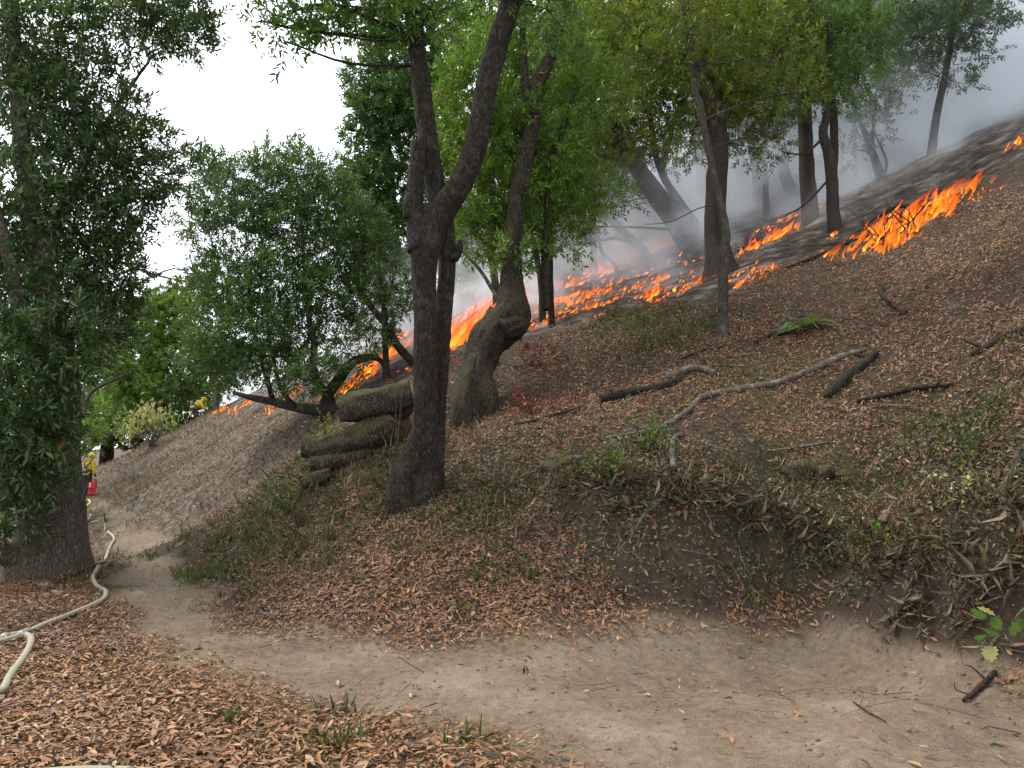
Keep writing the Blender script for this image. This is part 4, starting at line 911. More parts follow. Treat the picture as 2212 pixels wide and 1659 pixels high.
def blob(mb, c, rad, seed=0, amp=0.3, n=14, m=0, freq=1.6):
    th = np.linspace(0, np.pi, n); ph = np.linspace(0, 2 * np.pi, 2 * n, endpoint=False)
    T_, Ph = np.meshgrid(th, ph, indexing='ij')
    u = np.stack([np.sin(T_) * np.cos(Ph), np.sin(T_) * np.sin(Ph), np.cos(T_)], -1).reshape(-1, 3)
    k = 1 + amp * (vnoise3(u[:, 0] * freq + seed, u[:, 1] * freq, u[:, 2] * freq, seed) - 0.5) * 2 + amp * 0.4 * (vnoise3(u[:, 0] * freq * 3, u[:, 1] * freq * 3 + seed, u[:, 2] * freq * 3, seed + 1) - 0.5) * 2
    V = np.asarray(c) + u * k[:, None] * np.asarray(rad)
    s = 2 * n; i = np.arange(n - 1)[:, None] * s; j = np.arange(s)[None]
    mb.add(V, None, np.stack([i + j, i + s + j, i + s + (j + 1) % s, i + (j + 1) % s], -1).reshape(-1, 4), m)
def build_logs():
    log('fallen_log', 'thick sawn log with ridged bark and mossy top, propped above the other logs', [(735, 884, 11.5, 58), (770, 878, 11.5, 66), (820, 868, 11.5, 64), (860, 856, 11.5, 62), (892, 846, 11.5, 60)])
    log('fallen_log', 'short forked mossy log lying in deep shade under the propped log', [(656, 966, 11.5, 46), (690, 968, 11.5, 44), (730, 958, 11.5, 56), (775, 948, 11.5, 60), (815, 930, 11.55, 66), (845, 905, 11.6, 58)])
    log('log_stub', 'small dark log stub beneath the forked mossy log', [(672, 1000, 11.4, 30), (705, 998, 11.4, 32), (745, 990, 11.45, 30), (790, 980, 11.5, 30)])
    log('log_stub', 'short rotten log chunk with red-brown hollow end, lowest of the log pile', [(654, 1046, 11.0, 26), (675, 1036, 11.05, 33), (698, 1028, 11.1, 30), (712, 1022, 11.15, 22)], endmat='rot_wood')
    # upturned roots joining the logs
    root = empty('root_mass', tuple(P(846, 930, 11.7))); tag(root, 'black upturned root mass between the logs and the forked tree', 'roots')
    mb = MB(); blob(mb, P(850, 925, 11.75), (W(36, 11.7), 0.2, W(56, 11.7)), 3, 0.45, 18); blob(mb, P(870, 870, 11.8), (W(34, 11.7), 0.22, W(30, 11.7)), 5, 0.5, 16); blob(mb, P(800, 975, 11.7), (W(46, 11.7), 0.2, W(28, 11.7)), 8, 0.5, 16)
    mb.build('soil_core', MATS['rot_wood'], root)
    for k in range(9):
        a = P(845 + rng.uniform(-18, 22), 880 + rng.uniform(-20, 70), 11.6); t = MB()
        e = a + np.array([rng.uniform(-0.3, 0.3), -0.15, rng.uniform(-0.35, 0.25)])
        add_tube(t, [a, (a + e) / 2 + rng.normal(0, 0.05, 3), e], [0.02, 0.013, 0.004], 6, 0.06); t.build('root', MATS['bark_brown'], root)
    mb = MB(); w = [P(888, 1062, 9.72), P(889, 1010, 9.7), P(890, 965, 9.7), P(893, 936, 9.72)]
    add_tube(mb, w, [W(q, 9.7) / 2 for q in (40, 30, 26, 20)], 18, 0.05, rough=0.12, ridge=0.012); thing_mesh('stump', mb, MATS['bark_moss'], 'narrow mossy stump stub leaning against the forked tree foot', 'stump')
    # stalks growing through the logs
    root = empty('dead_stalks', tuple(G(850, 1020))); tag(root, 'bare grey weed stalks growing up through the logs', 'dead plant')
    for k in range(12):
        b = G(835 + rng.uniform(-20, 30), 1010 + rng.uniform(-10, 20)); t = MB(); h = rng.uniform(0.5, 1.15); ln = rng.normal(0, 0.22, 2)
        add_tube(t, [b, b + np.array([ln[0] * 0.4, ln[1] * 0.2 - 0.05, h * 0.5]), b + np.array([ln[0], ln[1] * 0.4, h])], [0.005, 0.004, 0.002], 5, 0.12); t.build('stem', MATS['bark_pale'], root)
    br = [
        ('long curving grey branch spotted with pale lichen, lying on the leaf slope', [(1312, 952, 7), (1370, 942, 9), (1430, 928, 11), (1490, 890, 12), (1520, 862, 12), (1600, 846, 13), (1680, 836, 14), (1760, 806, 14), (1820, 778, 13), (1868, 760, 9)], 'bark_pale'),
        ('dark rough branch with lichen lying downhill below the lichen branch tip', [(1786, 870, 16), (1820, 832, 26), (1860, 800, 22), (1892, 770, 14)], 'bark_dark'),
        ('thick dark half-buried branch above the curving lichen branch', [(1302, 868, 18), (1350, 858, 22), (1420, 846, 18), (1470, 824, 12)], 'bark_dark'),
        ('short humped grey branch end near the slim sapling', [(1440, 822, 12), (1480, 806, 15), (1515, 804, 15), (1545, 812, 12)], 'bark_pale'),
        ('thin straight brown branch across the slope uphill of the mossy mound', [(1850, 872, 9), (1910, 866, 11), (1980, 852, 11), (2060, 838, 8)], 'bark_brown'),
        ('broken grey crooked limb with stub, standing in the dark bank', [(1455, 1020, 14), (1452, 985, 13), (1456, 955, 12), (1475, 945, 10)], 'bark_pale'),
        ('long slender twig pointing down the dark bank', [(1362, 1168, 5), (1390, 1130, 7), (1420, 1095, 7), (1440, 1068, 6)], 'bark_pale'),
        ('brown rotten branch under the fern', [(1630, 745, 10), (1680, 728, 13), (1720, 722, 10)], 'bark_brown'),
        ('crooked dark branch above the fern among leaves', [(1900, 620, 9), (1908, 650, 10), (1950, 680, 11), (1958, 682, 8)], 'bark_dark'),
        ('dark heavy branch running off beside the ivy patch', [(2100, 780, 14), (2150, 750, 20), (2212, 724, 22), (2260, 700, 20)], 'bark_brown'),
        ('pale twisted root at the ivy edge of the cut bank', [(2090, 1080, 7), (2160, 1060, 12), (2190, 1020, 13), (2196, 985, 11)], 'bark_pale'),
        ('slim brown stick lying on the bare dirt under the cut bank', [(2080, 1518, 8), (2110, 1498, 12), (2150, 1468, 9)], 'bark_brown'),
        ('thin bent dark twig on the open footpath', [(1842, 1520, 3), (1870, 1545, 4), (1912, 1566, 3)], 'bark_brown'),
        ('straight dead branch lying up the slope near the burn edge', [(1700, 585, 7), (1760, 560, 10), (1830, 530, 8), (1900, 505, 5)], 'bark_dark'),
        ('charred branch jutting across the big flames', [(1868, 490, 6), (1930, 455, 8), (1990, 450, 7), (2012, 448, 4)], 'bark_dark'),
        ('dead branch sloping below the red withered sprig', [(1090, 925, 4), (1180, 905, 5), (1260, 880, 4)], 'bark_brown'),
        ('weathered pale stick in leaves beside the chopped log pile', [(672, 940, 5), (700, 920, 8), (716, 905, 5)], 'bark_pale'),
        ('curved pale root behind the forked tree foot', [(965, 880, 6), (990, 895, 10), (1004, 915, 11), (998, 930, 6)], 'bark_pale'),
        ('bleached stick on the leaves near the foreground path edge', [(724, 1478 + 75, 4), (738, 1525, 6), (748, 1500, 4)], 'bark_pale'),
        ('dark stick slanting across leaves on the shoulder by the hose', [(120, 1262, 4), (170, 1240, 5), (230, 1216, 3)], 'bark_brown'),
        ('short brown stick in litter below the slim sapling', [(1470, 780, 4), (1520, 760, 5), (1560, 755, 3)], 'bark_brown'),
        ('thin grey branch crossing above the mossy mound', [(1620, 990, 3), (1700, 975, 5), (1790, 960, 4)], 'bark_pale'),
    ]
    for lb, pts, bk in br:
        mb = MB(); w = []; rd = []
        for px, py, wd in pts:
            g = G(px, py); r = W(wd, g[1]) * 0.5; w.append(g + np.array([0, -0.01, r * 0.55 + 0.01])); rd.append(r)
        w = np.array(w)
        add_tube(mb, w, rd, 10, 0.07, rough=0.12, seed=len(lb))
        # a side twig or two
        for k in range(rng.integers(1, 3)):
            i = rng.integers(0, len(w) - 1); q = w[i] * 0.5 + w[i + 1] * 0.5; e = q + np.array([rng.normal(0, 0.12), rng.normal(0, 0.08), rng.uniform(0.03, 0.14)])
            add_tube(mb, [q, (q + e) / 2 + rng.normal(0, 0.02, 3), e], [rd[i] * 0.4, rd[i] * 0.3, rd[i] * 0.12], 5, 0.06)
        thing_mesh('fallen_branch', mb, MATS[bk], lb, 'branch', 'dead branches lying on the slope')
    plain('stone', (0.15, 0.135, 0.12), 0.9, 0.15, 0.4, 8, bstr=0.5)
    bark_mat('mossy_earth', (0.05, 0.04, 0.025), (0.10, 0.08, 0.05), (0.075, 0.063, 0.02), 0.45, 6, 0.8)
    for lb, px, py, rx, rz, mt, nm in [('low mound thick with olive moss on the cut bank', 1775, 1030, 60, 46, 'mossy_earth', 'mossy_mound'), ('mossy earth hump at the top of the dark bank', 1225, 1010, 46, 40, 'mossy_earth', 'mossy_mound'), ('mossy boulder with grey bare top in the dark bank', 1345, 985, 40, 34, 'mossy_earth', 'boulder'),
                                       ('small round mossy stone at the foot of the bank', 1598, 1242, 18, 15, 'mossy_earth', 'boulder'), ('dark clod of earth beside the massive old tree', 108, 1290, 22, 14, 'stone', 'boulder'), ('smaller dark clod leaning behind the earth clod', 90, 1272, 15, 13, 'stone', 'boulder'), ('pale stone chip in the path edge gravel', 1702 - 5, 1345, 8, 5, 'stone', 'boulder')]:
        g = G(px, py); mb = MB(); r = W(rx, g[1]); blob(mb, g + np.array([0, 0.12, -0.45 * W(rz, g[1])]), (r * 1.15, r * 0.9, W(rz, g[1])), len(lb), 0.5, 26, freq=2.3)
        thing_mesh(nm, mb, MATS[mt], lb, 'rock' if nm == 'boulder' else 'mound')
    # split reddish stump by the left edge
    plain('red_wood', (0.15, 0.075, 0.042), 0.9, 0.15, 0.5, 16, bstr=0.5)
    g = G(40, 1282); root = empty('split_stump', tuple(g)); tag(root, 'reddish splintered stump low in the leaves beside the massive old tree', 'stump')
    for k in range(11):
        x = (k - 5) * 0.042 + rng.normal(0, 0.008); h = rng.uniform(0.05, 0.13) * (1.5 if k == 3 else 1); t = MB()
        add_tube(t, [g + np.array([x, rng.normal(0, 0.02), -0.05]), g + np.array([x + rng.normal(0, .006), 0, h * 0.6]), g + np.array([x + rng.normal(0, .01), 0, h])], [0.026, 0.022, 0.007], 5, 0.05, rough=0.1); t.build('splinter', MATS['red_wood'], root)
# ------------------------------------------------------------------ small plants
def leaf_part(name, parent, pos, d, nr, L, wd, mat, hexa=True, tone=None, curl=0.0, fold=0.15, kind=None):
    V, T, Q, k = leaf_faces(np.atleast_2d(pos), np.atleast_2d(d), np.atleast_2d(nr), L, wd, fold, hexa, curl)
    n = len(np.atleast_2d(pos)); tone = rng.uniform(0, 1, n) if tone is None else np.broadcast_to(tone, (n,))
    o = add_obj(name, mesh_np(name, V, T, Q, [MATS[mat]], fattr={'rnd': np.repeat(tone, k)}), parent)
    if kind: o['kind'] = kind
    return o
def build_plants():
    # sword fern
    g = G(1738, 712); root = empty('fern', tuple(g)); tag(root, 'bright green sword fern growing alone on the brown leaf slope', 'fern')
    for k, (dx, dz, L) in enumerate([(-0.62, -0.10, 0.46), (-0.30, -0.14, 0.42), (0.30, 0.05, 0.42), (0.36, 0.22, 0.34), (-0.42, 0.30, 0.40), (0.05, 0.30, 0.36), (0.18, -0.12, 0.36), (-0.75, 0.22, 0.36)]):
        L = L * 1.5
        base = g + np.array([0, -0.02, 0.02]); dirn = norm(np.array([dx * 1.5, -0.45 - 0.2 * rng.uniform(), dz + 0.34])); t = np.linspace(0, 1, 34)
        spine = base + dirn * (t * L)[:, None] + np.array([0, -0.05, -0.5]) * (t ** 2 * L)[:, None]
        mb = MB(); add_tube(mb, spine[::5], np.linspace(0.004, 0.0015, len(spine[::5])), 4)
        tg = norm(np.gradient(spine, axis=0)); side = norm(np.cross(tg, np.array([0.1, -0.5, 1.0]))); nn = np.cross(side, tg)
        pw = np.sin(np.clip(t * 1.05 + 0.08, 0, 1) * np.pi) ** 0.6 * 0.085 + 0.012
        f = mb.build('frond', MATS['leaf_fern'], root)
        P2 = np.concatenate([spine[2:], spine[2:]]); D2 = np.concatenate([side[2:], -side[2:]]) + 0.35 * np.concatenate([tg[2:], tg[2:]]); L2 = np.concatenate([pw[2:], pw[2:]]) * 1.25
        leaf_part('leaflets', f, P2, D2, np.concatenate([nn[2:], nn[2:]]), L2, 0.020, 'leaf_fern', False, tone=np.clip(0.3 + 0.12 * k + rng.uniform(-0.2, 0.2, len(P2)), 0, 1), kind='stuff')
    def bush(name, label, px, py, hgt, rad, n, mat, L, stems=6, cat='shrub', bark='bark_brown', wr=0.4, lean=(0, 0, 0), nleaf=9, depthp=None, group=None, tw=0.16, low=0.15, hexa=False):
        g = G(px, py) if depthp is None else gp(*P(px, py, depthp)[:2]); root = empty(name, tuple(g)); tag(root, label, cat, group)
        A = []; D = []
        for k in range(stems):
            e = g + np.array([rng.normal(0, rad), rng.normal(0, rad), hgt * rng.uniform(0.6, 1.05)]) + np.array(lean) * hgt
            t = MB(); add_tube(t, [g + rng.normal(0, 0.02, 3) - np.array([0, 0, 0.05]), (g + e) / 2 + rng.normal(0, rad * 0.2, 3), e], [0.004 + 0.012 * hgt * 0.6, 0.003 + 0.007 * hgt * 0.6, 0.002], 6, max(0.08, hgt / 10)); t.build('stem', MATS[bark], root)
            m = n // stems; q = rng.uniform(low, 1.0, m)[:, None]
            A.append(g + (e - g) * q + rng.normal(0, rad * 0.42, (m, 3)) * (0.35 + q)); D.append(norm((e - g) * 0.7 + rng.normal(0, 0.8, (m, 3)) * np.linalg.norm(e - g)))
        p = np.concatenate(A); d = np.concatenate(D); p[:, 2] = np.maximum(p[:, 2], H(p[:, 0], p[:, 1]) + 0.02)
        b, ld, nr, s = spray_leaves(p, d, rng.uniform(0.7, 1.2, len(p)), nleaf, tw, L)
        leaf_part('foliage', root, b, ld, nr, L * s * rng.uniform(0.7, 1.2, len(b)), L * s * wr, mat, hexa, kind='stuff')
        return root
    # cream flowering brush beyond the path
    g = G(330, 966); root = empty('cream_shrub', tuple(g)); tag(root, 'leaning shrub with cream-yellow top and bare pale stems beside the far path', 'shrub')
    tops = [(282, 925), (300, 905), (318, 890), (335, 895), (350, 912), (290, 938), (310, 915), (345, 925), (325, 910), (270, 935)]
    for k, (a, b) in enumerate(tops * 2):
        e = P(a + rng.normal(0, 6), b + rng.normal(0, 5), g[1] + rng.normal(0, 0.5)); t = MB(); m = g * 0.45 + e * 0.55 + np.array([0.15, 0, 0.12])
        add_tube(t, [g + rng.normal(0, 0.06, 3), m, e], [0.035, 0.024, 0.012], 6, 0.2); t.build('stem', MATS['bark_pale'], root)
    A = np.concatenate([P(a, b, g[1]) + rng.normal(0, 1, (34, 3)) * np.array([0.34, 0.4, 0.26]) for a, b in tops])
    b_, ld, nr, s = spray_leaves(A, norm(rng.normal(0, 0.6, A.shape) + np.array([-0.1, 0, 1.0])), rng.uniform(0.7, 1.2, len(A)), 9, 0.3, 0.1)
    leaf_part('foliage', root, b_, ld, nr, 0.1 * s, 0.05 * s, 'leaf_cream', False, kind='stuff')
    bush('green_shrub', 'small light green shrub behind the cream-topped shrub', 378, 905, 1.0, 0.5, 60, 'leaf_bright', 0.12, depthp=42)
    bush('sprig', 'fresh green sprig growing by the sawn end of the propped log', 712, 905, 0.42, 0.12, 60, 'leaf_bright', 0.035, 8, 'plant', wr=0.6, depthp=12.4)
    bush('sprig', 'yellow-green sprig lower down the slope from the sawn log end', 690, 935, 0.3, 0.14, 40, 'leaf_bright', 0.04, 7, 'plant', wr=0.6, depthp=12.2)
    bush('weed', 'pale green leafy weed standing before the upturned roots', 850, 1010, 0.62, 0.13, 36, 'leaf_grey', 0.06, 6, 'plant', depthp=9.9)
    bush('weed', 'low bushy weed beside the rotten log chunk', 625, 1055, 0.45, 0.22, 80, 'leaf_bay', 0.035, 9, 'plant', wr=0.6, depthp=11.0)
    bush('bay_seedling', 'dark glossy seedling over the mossy boulder', 1395, 985, 0.42, 0.16, 40, 'leaf_bay', 0.06, 6, 'plant', wr=0.36)
    bush('bay_seedling', 'seedling with drooping leaves hanging from the dark bank', 1330, 1035, 0.22, 0.18, 30, 'leaf_bay', 0.07, 5, 'plant', wr=0.3)
    bush('weed', 'reddish-brown dry weed clump below the rotten log chunk', 655, 1140, 0.3, 0.16, 50, 'leaf_red', 0.03, 10, 'plant', wr=0.3)
    bush('withered_sprig', 'fallen sprig of dark red withered leaves under the bent mossy tree', 1150, 900, 0.32, 0.34, 44, 'leaf_red', 0.085, 7, 'plant', wr=0.34, nleaf=8)
    bush('withered_sprig', 'brown dead sprig behind the bent mossy tree base', 1150, 770, 0.28, 0.5, 50, 'leaf_red', 0.08, 7, 'plant', wr=0.34, depthp=13.6)
    bush('bramble', 'trailing bramble with small yellow-green round leaves on the cut bank', 1890, 1205, 0.2, 0.24, 12, 'leaf_bright', 0.045, 6, 'plant', wr=0.8, nleaf=5)
    bush('bramble', 'bramble stems with dull olive leaves along the ivy patch', 2090, 1010, 0.35, 0.35, 60, 'leaf_ivy', 0.05, 9, 'plant', wr=0.7, nleaf=6)
    bush('bramble', 'pale yellowing bramble by the bank edge near the twisted root', 2080, 1105, 0.25, 0.22, 20, 'leaf_cream', 0.05, 6, 'plant', wr=0.7, nleaf=5)
    bush('weed', 'leafy green weed at the hose where it meets the path', 228, 1128, 0.35, 0.2, 40, 'leaf_bay', 0.05, 8, 'plant')
    # oak sprig hanging at the cut bank: lobed leaves, each its own piece
    g = P(2170, 1345, 5.5); root = empty('oak_sprig', tuple(g)); tag(root, 'sprig of large pale green lobed leaves hanging over the bare bank', 'plant')
    t = MB(); add_tube(t, [G(2212, 1300) + np.array([0.1, 0, 0]), P(2200, 1340, 5.6), g], [0.006, 0.004, 0.002], 5, 0.05); t.build('stem', MATS['bark_brown'], root)
    def lobed(name, c, ang, L, mat, tone):
        L = L * 2.0
        n = 22; th = np.linspace(0, 1, n); prof = (np.sin(th * np.pi) ** 0.7) * (0.30 + 0.085 * np.cos(th * 2 * np.pi * 4)) * L
        V = []
        for s in (1, -1):
            V.append(np.stack([prof * s, th * L, 0.12 * L * np.abs(prof * s) / L - 0.15 * L * th ** 2], -1))
        mid = np.stack([0 * th, th * L, -0.15 * L * th ** 2], -1)
        A = np.concatenate([mid, V[0], V[1]]); i = np.arange(n - 1)
        Q = np.concatenate([np.stack([i, n + i, n + i + 1, i + 1], -1), np.stack([i, i + 1, 2 * n + i + 1, 2 * n + i], -1)])
        M = Euler((R(58 + rng.normal(0, 14)), R(rng.normal(0, 14)), ang)).to_matrix(); Aw = np.array([np.array(M @ Vector(v)) for v in A]) + c
        add_obj(name, mesh_np(name, Aw, None, Q, [MATS[mat]], fattr={'rnd': np.full(len(Q), tone)}), root)
    for k, (px, py, a, L, mt) in enumerate([(2120, 1340, 2.2, .075, 'leaf_grey'), (2140, 1375, 2.6, .08, 'leaf_grey'), (2165, 1360, 3.0, .07, 'leaf_grey'), (2180, 1375, 3.6, .085, 'leaf_grey'), (2190, 1340, -2.2, .08, 'leaf_grey'), (2205, 1360, -2.0, .07, 'leaf_grey'), (2150, 1330, 1.4, .06, 'leaf_cream'), (2130, 1425, 2.6, .07, 'leaf_cream'), (2142, 1430, 3.2, .06, 'leaf_cream'), (2115, 1385, 2.9, .065, 'leaf_grey')]):
        lobed('leaf', P(px, py, 5.5 + 0.02 * (k % 3)), a, L, mt, 0.75)
    g = G(2146, 1612); root2 = empty('oak_leaf', tuple(g)); tag(root2, 'pale green lobed leaf dropped on the bare footpath', 'leaf')
    o = leaf_part('blade', root2, g + np.array([[-0.03, 0, 0.012], [0.0, 0.0, 0.012]]), np.array([[0.8, 0.3, 0], [1.0, -0.4, 0.0]]), np.array([[0, 0, 1.0], [0, 0, 1.0]]), 0.06, 0.034, 'leaf_grey', tone=0.9)
build_logs(); build_plants()
# ------------------------------------------------------------------ fire hose
plain('hose_cloth', (0.23, 0.212, 0.15), 0.75, 0.25, 0.12, 60, bstr=0.15)
plain('hose_yellow', (0.62, 0.55, 0.16), 0.6, 0.3, 0.1, 40)
plain('hose_metal', (0.35, 0.34, 0.33), 0.4, 0.5, 0.1, 40, metal=0.8)
def build_hose():
    def run(name, pix, r, mat, label):
        w = []
        for q in pix:
            g = G(*q) if len(q) == 2 else gp(q[0], q[1]); w.append(g)
        w = np.array(w); c = catmull(w, 8); c[:, :2] = np.stack([np.convolve(np.pad(c[:, i], 3, 'edge'), np.ones(7) / 7, 'valid') for i in (0, 1)], -1); c[:, 2] = np.convolve(np.pad(H(c[:, 0], c[:, 1]), 3, 'edge'), np.ones(7) / 7, 'valid') + r * 0.92
        root = empty(name, tuple(c[len(c) // 2])); tag(root, label, 'fire hose')
        mb = MB(); add_tube(mb, c, np.full(len(c), r), 14, step=0.2, rough=0.0); mb.build('hose_body', MATS[mat], root)
        return root, c
    root, c = run('fire_hose', [(196, 1131), (216, 1128), (228, 1134), (231, 1147), (244, 1160), (246, 1172), (232, 1196), (214, 1222), (201, 1248), (203, 1262), (222, 1278), (229, 1292), (214, 1306), (170, 1325), (110, 1350), (50, 1378), (22, 1388), (-10, 1398)],
                  0.028, 'hose_cloth', 'long cream canvas fire hose snaking along the leafy path edge')
    mb = MB(); k = len(c) - 18; add_tube(mb, c[k:k + 4], [0.042] * 4, 14); mb.build('coupling', MATS['hose_metal'], root)
    root, c = run('fire_hose', [(-30, 1400), (15, 1386), (45, 1378), (66, 1386), (64, 1404), (44, 1440), (14, 1478), (-30, 1516), (-4.3, 5.0, 0), (-4.2, 4.4, 0), (-3.6, 3.95, 0), (-2.7, 3.95, 0), (-2.08, 4.06, 0), (-1.55, 3.93, 0), (-1.2, 3.5, 0), (-1.1, 3.0, 0)],
                  0.029, 'hose_cloth', 'second cream hose length doubling back through the leaves toward the lower path edge')
    mb = MB(); add_tube(mb, c[6:9], [0.043] * 3, 14); mb.build('coupling', MATS['hose_metal'], root)
    run('fire_hose', [(176, 1090), (186, 1084), (192, 1082), (195, 1086), (192, 1091), (184, 1096), (176, 1100)], 0.04, 'hose_yellow', 'short yellow hose loop beside the massive old tree near the red can')
    run('fire_hose', [(178, 1135), (184, 1126), (188, 1118), (194, 1114), (196, 1118), (191, 1123), (187, 1130), (188, 1136)], 0.035, 'hose_cloth', 'small doubled bight of pale hose against the massive old trunk')
# ------------------------------------------------------------------ people
plain('skin', (0.42, 0.25, 0.18), 0.6, 0.3)
plain('jacket_yellow', (0.52, 0.42, 0.05), 0.75, 0.2, 0.18, 8, bstr=0.3)
plain('trouser_navy', (0.035, 0.04, 0.055), 0.85, 0.2, 0.3, 8, bstr=0.3)
plain('boot_black', (0.02, 0.018, 0.016), 0.6, 0.3)
plain('helmet_yellow', (0.72, 0.55, 0.03), 0.35, 0.5)
plain('strap_black', (0.018, 0.018, 0.02), 0.7, 0.2)
plain('pack_grey', (0.10, 0.10, 0.12), 0.8, 0.2, 0.3, 12)
plain('reflective', (0.62, 0.62, 0.58), 0.4, 0.5)
plain('tool_handle', (0.50, 0.36, 0.15), 0.55, 0.3, 0.15, 30)
plain('can_red', (0.55, 0.02, 0.02), 0.4, 0.5, 0.12, 6)
plain('print_white', (0.8, 0.78, 0.76), 0.6, 0.3)
plain('radio_red', (0.6, 0.03, 0.02), 0.4, 0.4)
def skin_obj(name, pts, edges, radii, mat, parent, root_i=0, sub=2):
    me = bpy.data.meshes.new(name); me.from_pydata([tuple(p) for p in pts], edges, []); me.update()
    o = bpy.data.objects.new(name, me); col.objects.link(o); o.parent = parent
    o.modifiers.new('skin', 'SKIN')
    for i, r in enumerate(radii):
        sv = me.skin_vertices[0].data[i]; rr = r if isinstance(r, tuple) else (r, r); sv.radius = rr; sv.use_root = (i == root_i)
    s = o.modifiers.new('sub', 'SUBSURF'); s.levels = sub; s.render_levels = sub
    m2 = o.modifiers.new('smooth', 'SMOOTH'); m2.iterations = 1
    me.materials.append(mat)
    # a skin modifier hands on the first material slot
    return o
def sweep_obj(name, chains, mat, parent, seg=12):
    mb = MB()
    for pts, rad in chains: add_tube(mb, pts, rad, seg, 0.04, rough=0.05, seed=len(name))
    o = mb.build(name, mat); o.parent = parent; return o
def ell_obj(name, c, r, mat, parent, amp=0.04, rot=None, cut=None):
    mb = MB(); blob(mb, (0, 0, 0), r, 3, amp, 12); o = mb.build(name, mat); o.parent = parent; o.location = c
    if rot: o.rotation_euler = rot
    return o
def person(label, loc, rz, J, tool=None):
    root = empty('person', tuple(loc)); root.rotation_euler = (0, 0, rz); tag(root, label, 'person', 'firefighters working the burn')
    Jn = {k: np.array(v, float) for k, v in J.items()}
    names = ['pelvis', 'waist', 'chest', 'neck', 'head', 'crownp', 'shl', 'ell', 'wrl', 'shr', 'elr', 'wrr', 'hpl', 'knl', 'anl', 'tol', 'hpr', 'knr', 'anr', 'tor']
    if 'crownp' not in Jn: Jn['crownp'] = Jn['head'] + norm(Jn['head'] - Jn['neck']) * 0.11
    rad = {'pelvis': (0.13, 0.11), 'waist': (0.12, 0.10), 'chest': (0.15, 0.11), 'neck': 0.055, 'head': (0.085, 0.095), 'crownp': (0.07, 0.08), 'shl': 0.06, 'ell': 0.045, 'wrl': 0.03, 'shr': 0.06, 'elr': 0.045, 'wrr': 0.03, 'hpl': 0.085, 'knl': 0.06, 'anl': 0.042, 'tol': 0.04, 'hpr': 0.085, 'knr': 0.06, 'anr': 0.042, 'tor': 0.04}
    E = [('pelvis', 'waist'), ('waist', 'chest'), ('chest', 'neck'), ('neck', 'head'), ('head', 'crownp'), ('chest', 'shl'), ('shl', 'ell'), ('ell', 'wrl'), ('chest', 'shr'), ('shr', 'elr'), ('elr', 'wrr'), ('pelvis', 'hpl'), ('hpl', 'knl'), ('knl', 'anl'), ('anl', 'tol'), ('pelvis', 'hpr'), ('hpr', 'knr'), ('knr', 'anr'), ('anr', 'tor')]
    pts = [Jn[n] for n in names]; rads = [rad[n] for n in names]; idx = {n: i for i, n in enumerate(names)}; ed = [(idx[a], idx[b]) for a, b in E]
    # five fingers on each hand, thumb from the side of the palm
    for s in ('l', 'r'):
        w = Jn['wr' + s]; d = norm(w - Jn['el' + s]); side = norm(np.cross(d, [0.1, 1, 0.2])); nrm = np.cross(side, d)
        pm = len(pts); pts.append(w + d * 0.055); rads.append((0.036, 0.018)); ed.append((idx['wr' + s], pm))
        for f, (o, L) in enumerate(((-0.028, 0.07), (-0.01, 0.08), (0.009, 0.075), (0.027, 0.058))):
            a = len(pts); pts.append(w + d * 0.085 + side * o); rads.append(0.0095); pts.append(w + d * (0.085 + L * 0.55) + side * o * 1.1 + nrm * 0.015); rads.append(0.009); pts.append(w + d * (0.085 + L * 0.8) + side * o + nrm * 0.04); rads.append(0.008)
            ed += [(pm, a), (a, a + 1), (a + 1, a + 2)]
        a = len(pts); pts.append(w + d * 0.05 - side * 0.045 + nrm * 0.012); rads.append(0.011); pts.append(w + d * 0.085 - side * 0.055 + nrm * 0.03); rads.append(0.0095); ed += [(pm, a), (a, a + 1)]
    # nose
    fwd = norm(np.array(J.get('face', (0, 1, 0)), float)); a = len(pts); pts.append(Jn['head'] + fwd * 0.115 - np.array([0, 0, 0.01])); rads.append(0.014); ed.append((idx['head'], a))
    skin_obj('body', pts, ed, rads, MATS['skin'], root)
    j = Jn
    sweep_obj('jacket', [([j['pelvis'] - (j['waist'] - j['pelvis']) * 0.35, j['pelvis'] * 0.5 + j['waist'] * 0.5, j['waist'], j['chest'], j['chest'] * 0.45 + j['neck'] * 0.55, j['neck']], [0.19, 0.185, 0.18, 0.21, 0.16, 0.085]),
                         ([j['chest'] * 0.35 + j['shl'] * 0.65, j['shl'], j['ell'], j['wrl']], [0.10, 0.098, 0.078, 0.06]), ([j['chest'] * 0.35 + j['shr'] * 0.65, j['shr'], j['elr'], j['wrr']], [0.10, 0.098, 0.078, 0.06])], MATS['jacket_yellow'], root)
    sweep_obj('trousers', [([j['pelvis'] + [0, 0, 0.08], j['pelvis'], (j['hpl'] + j['hpr']) / 2 - [0, 0, 0.06]], [0.17, 0.185, 0.14]), ([j['hpl'] + [0, 0, 0.05], j['hpl'], j['knl'], j['anl'] + [0, 0, 0.03]], [0.11, 0.12, 0.09, 0.078]), ([j['hpr'] + [0, 0, 0.05], j['hpr'], j['knr'], j['anr'] + [0, 0, 0.03]], [0.11, 0.12, 0.09, 0.078])], MATS['trouser_navy'], root)
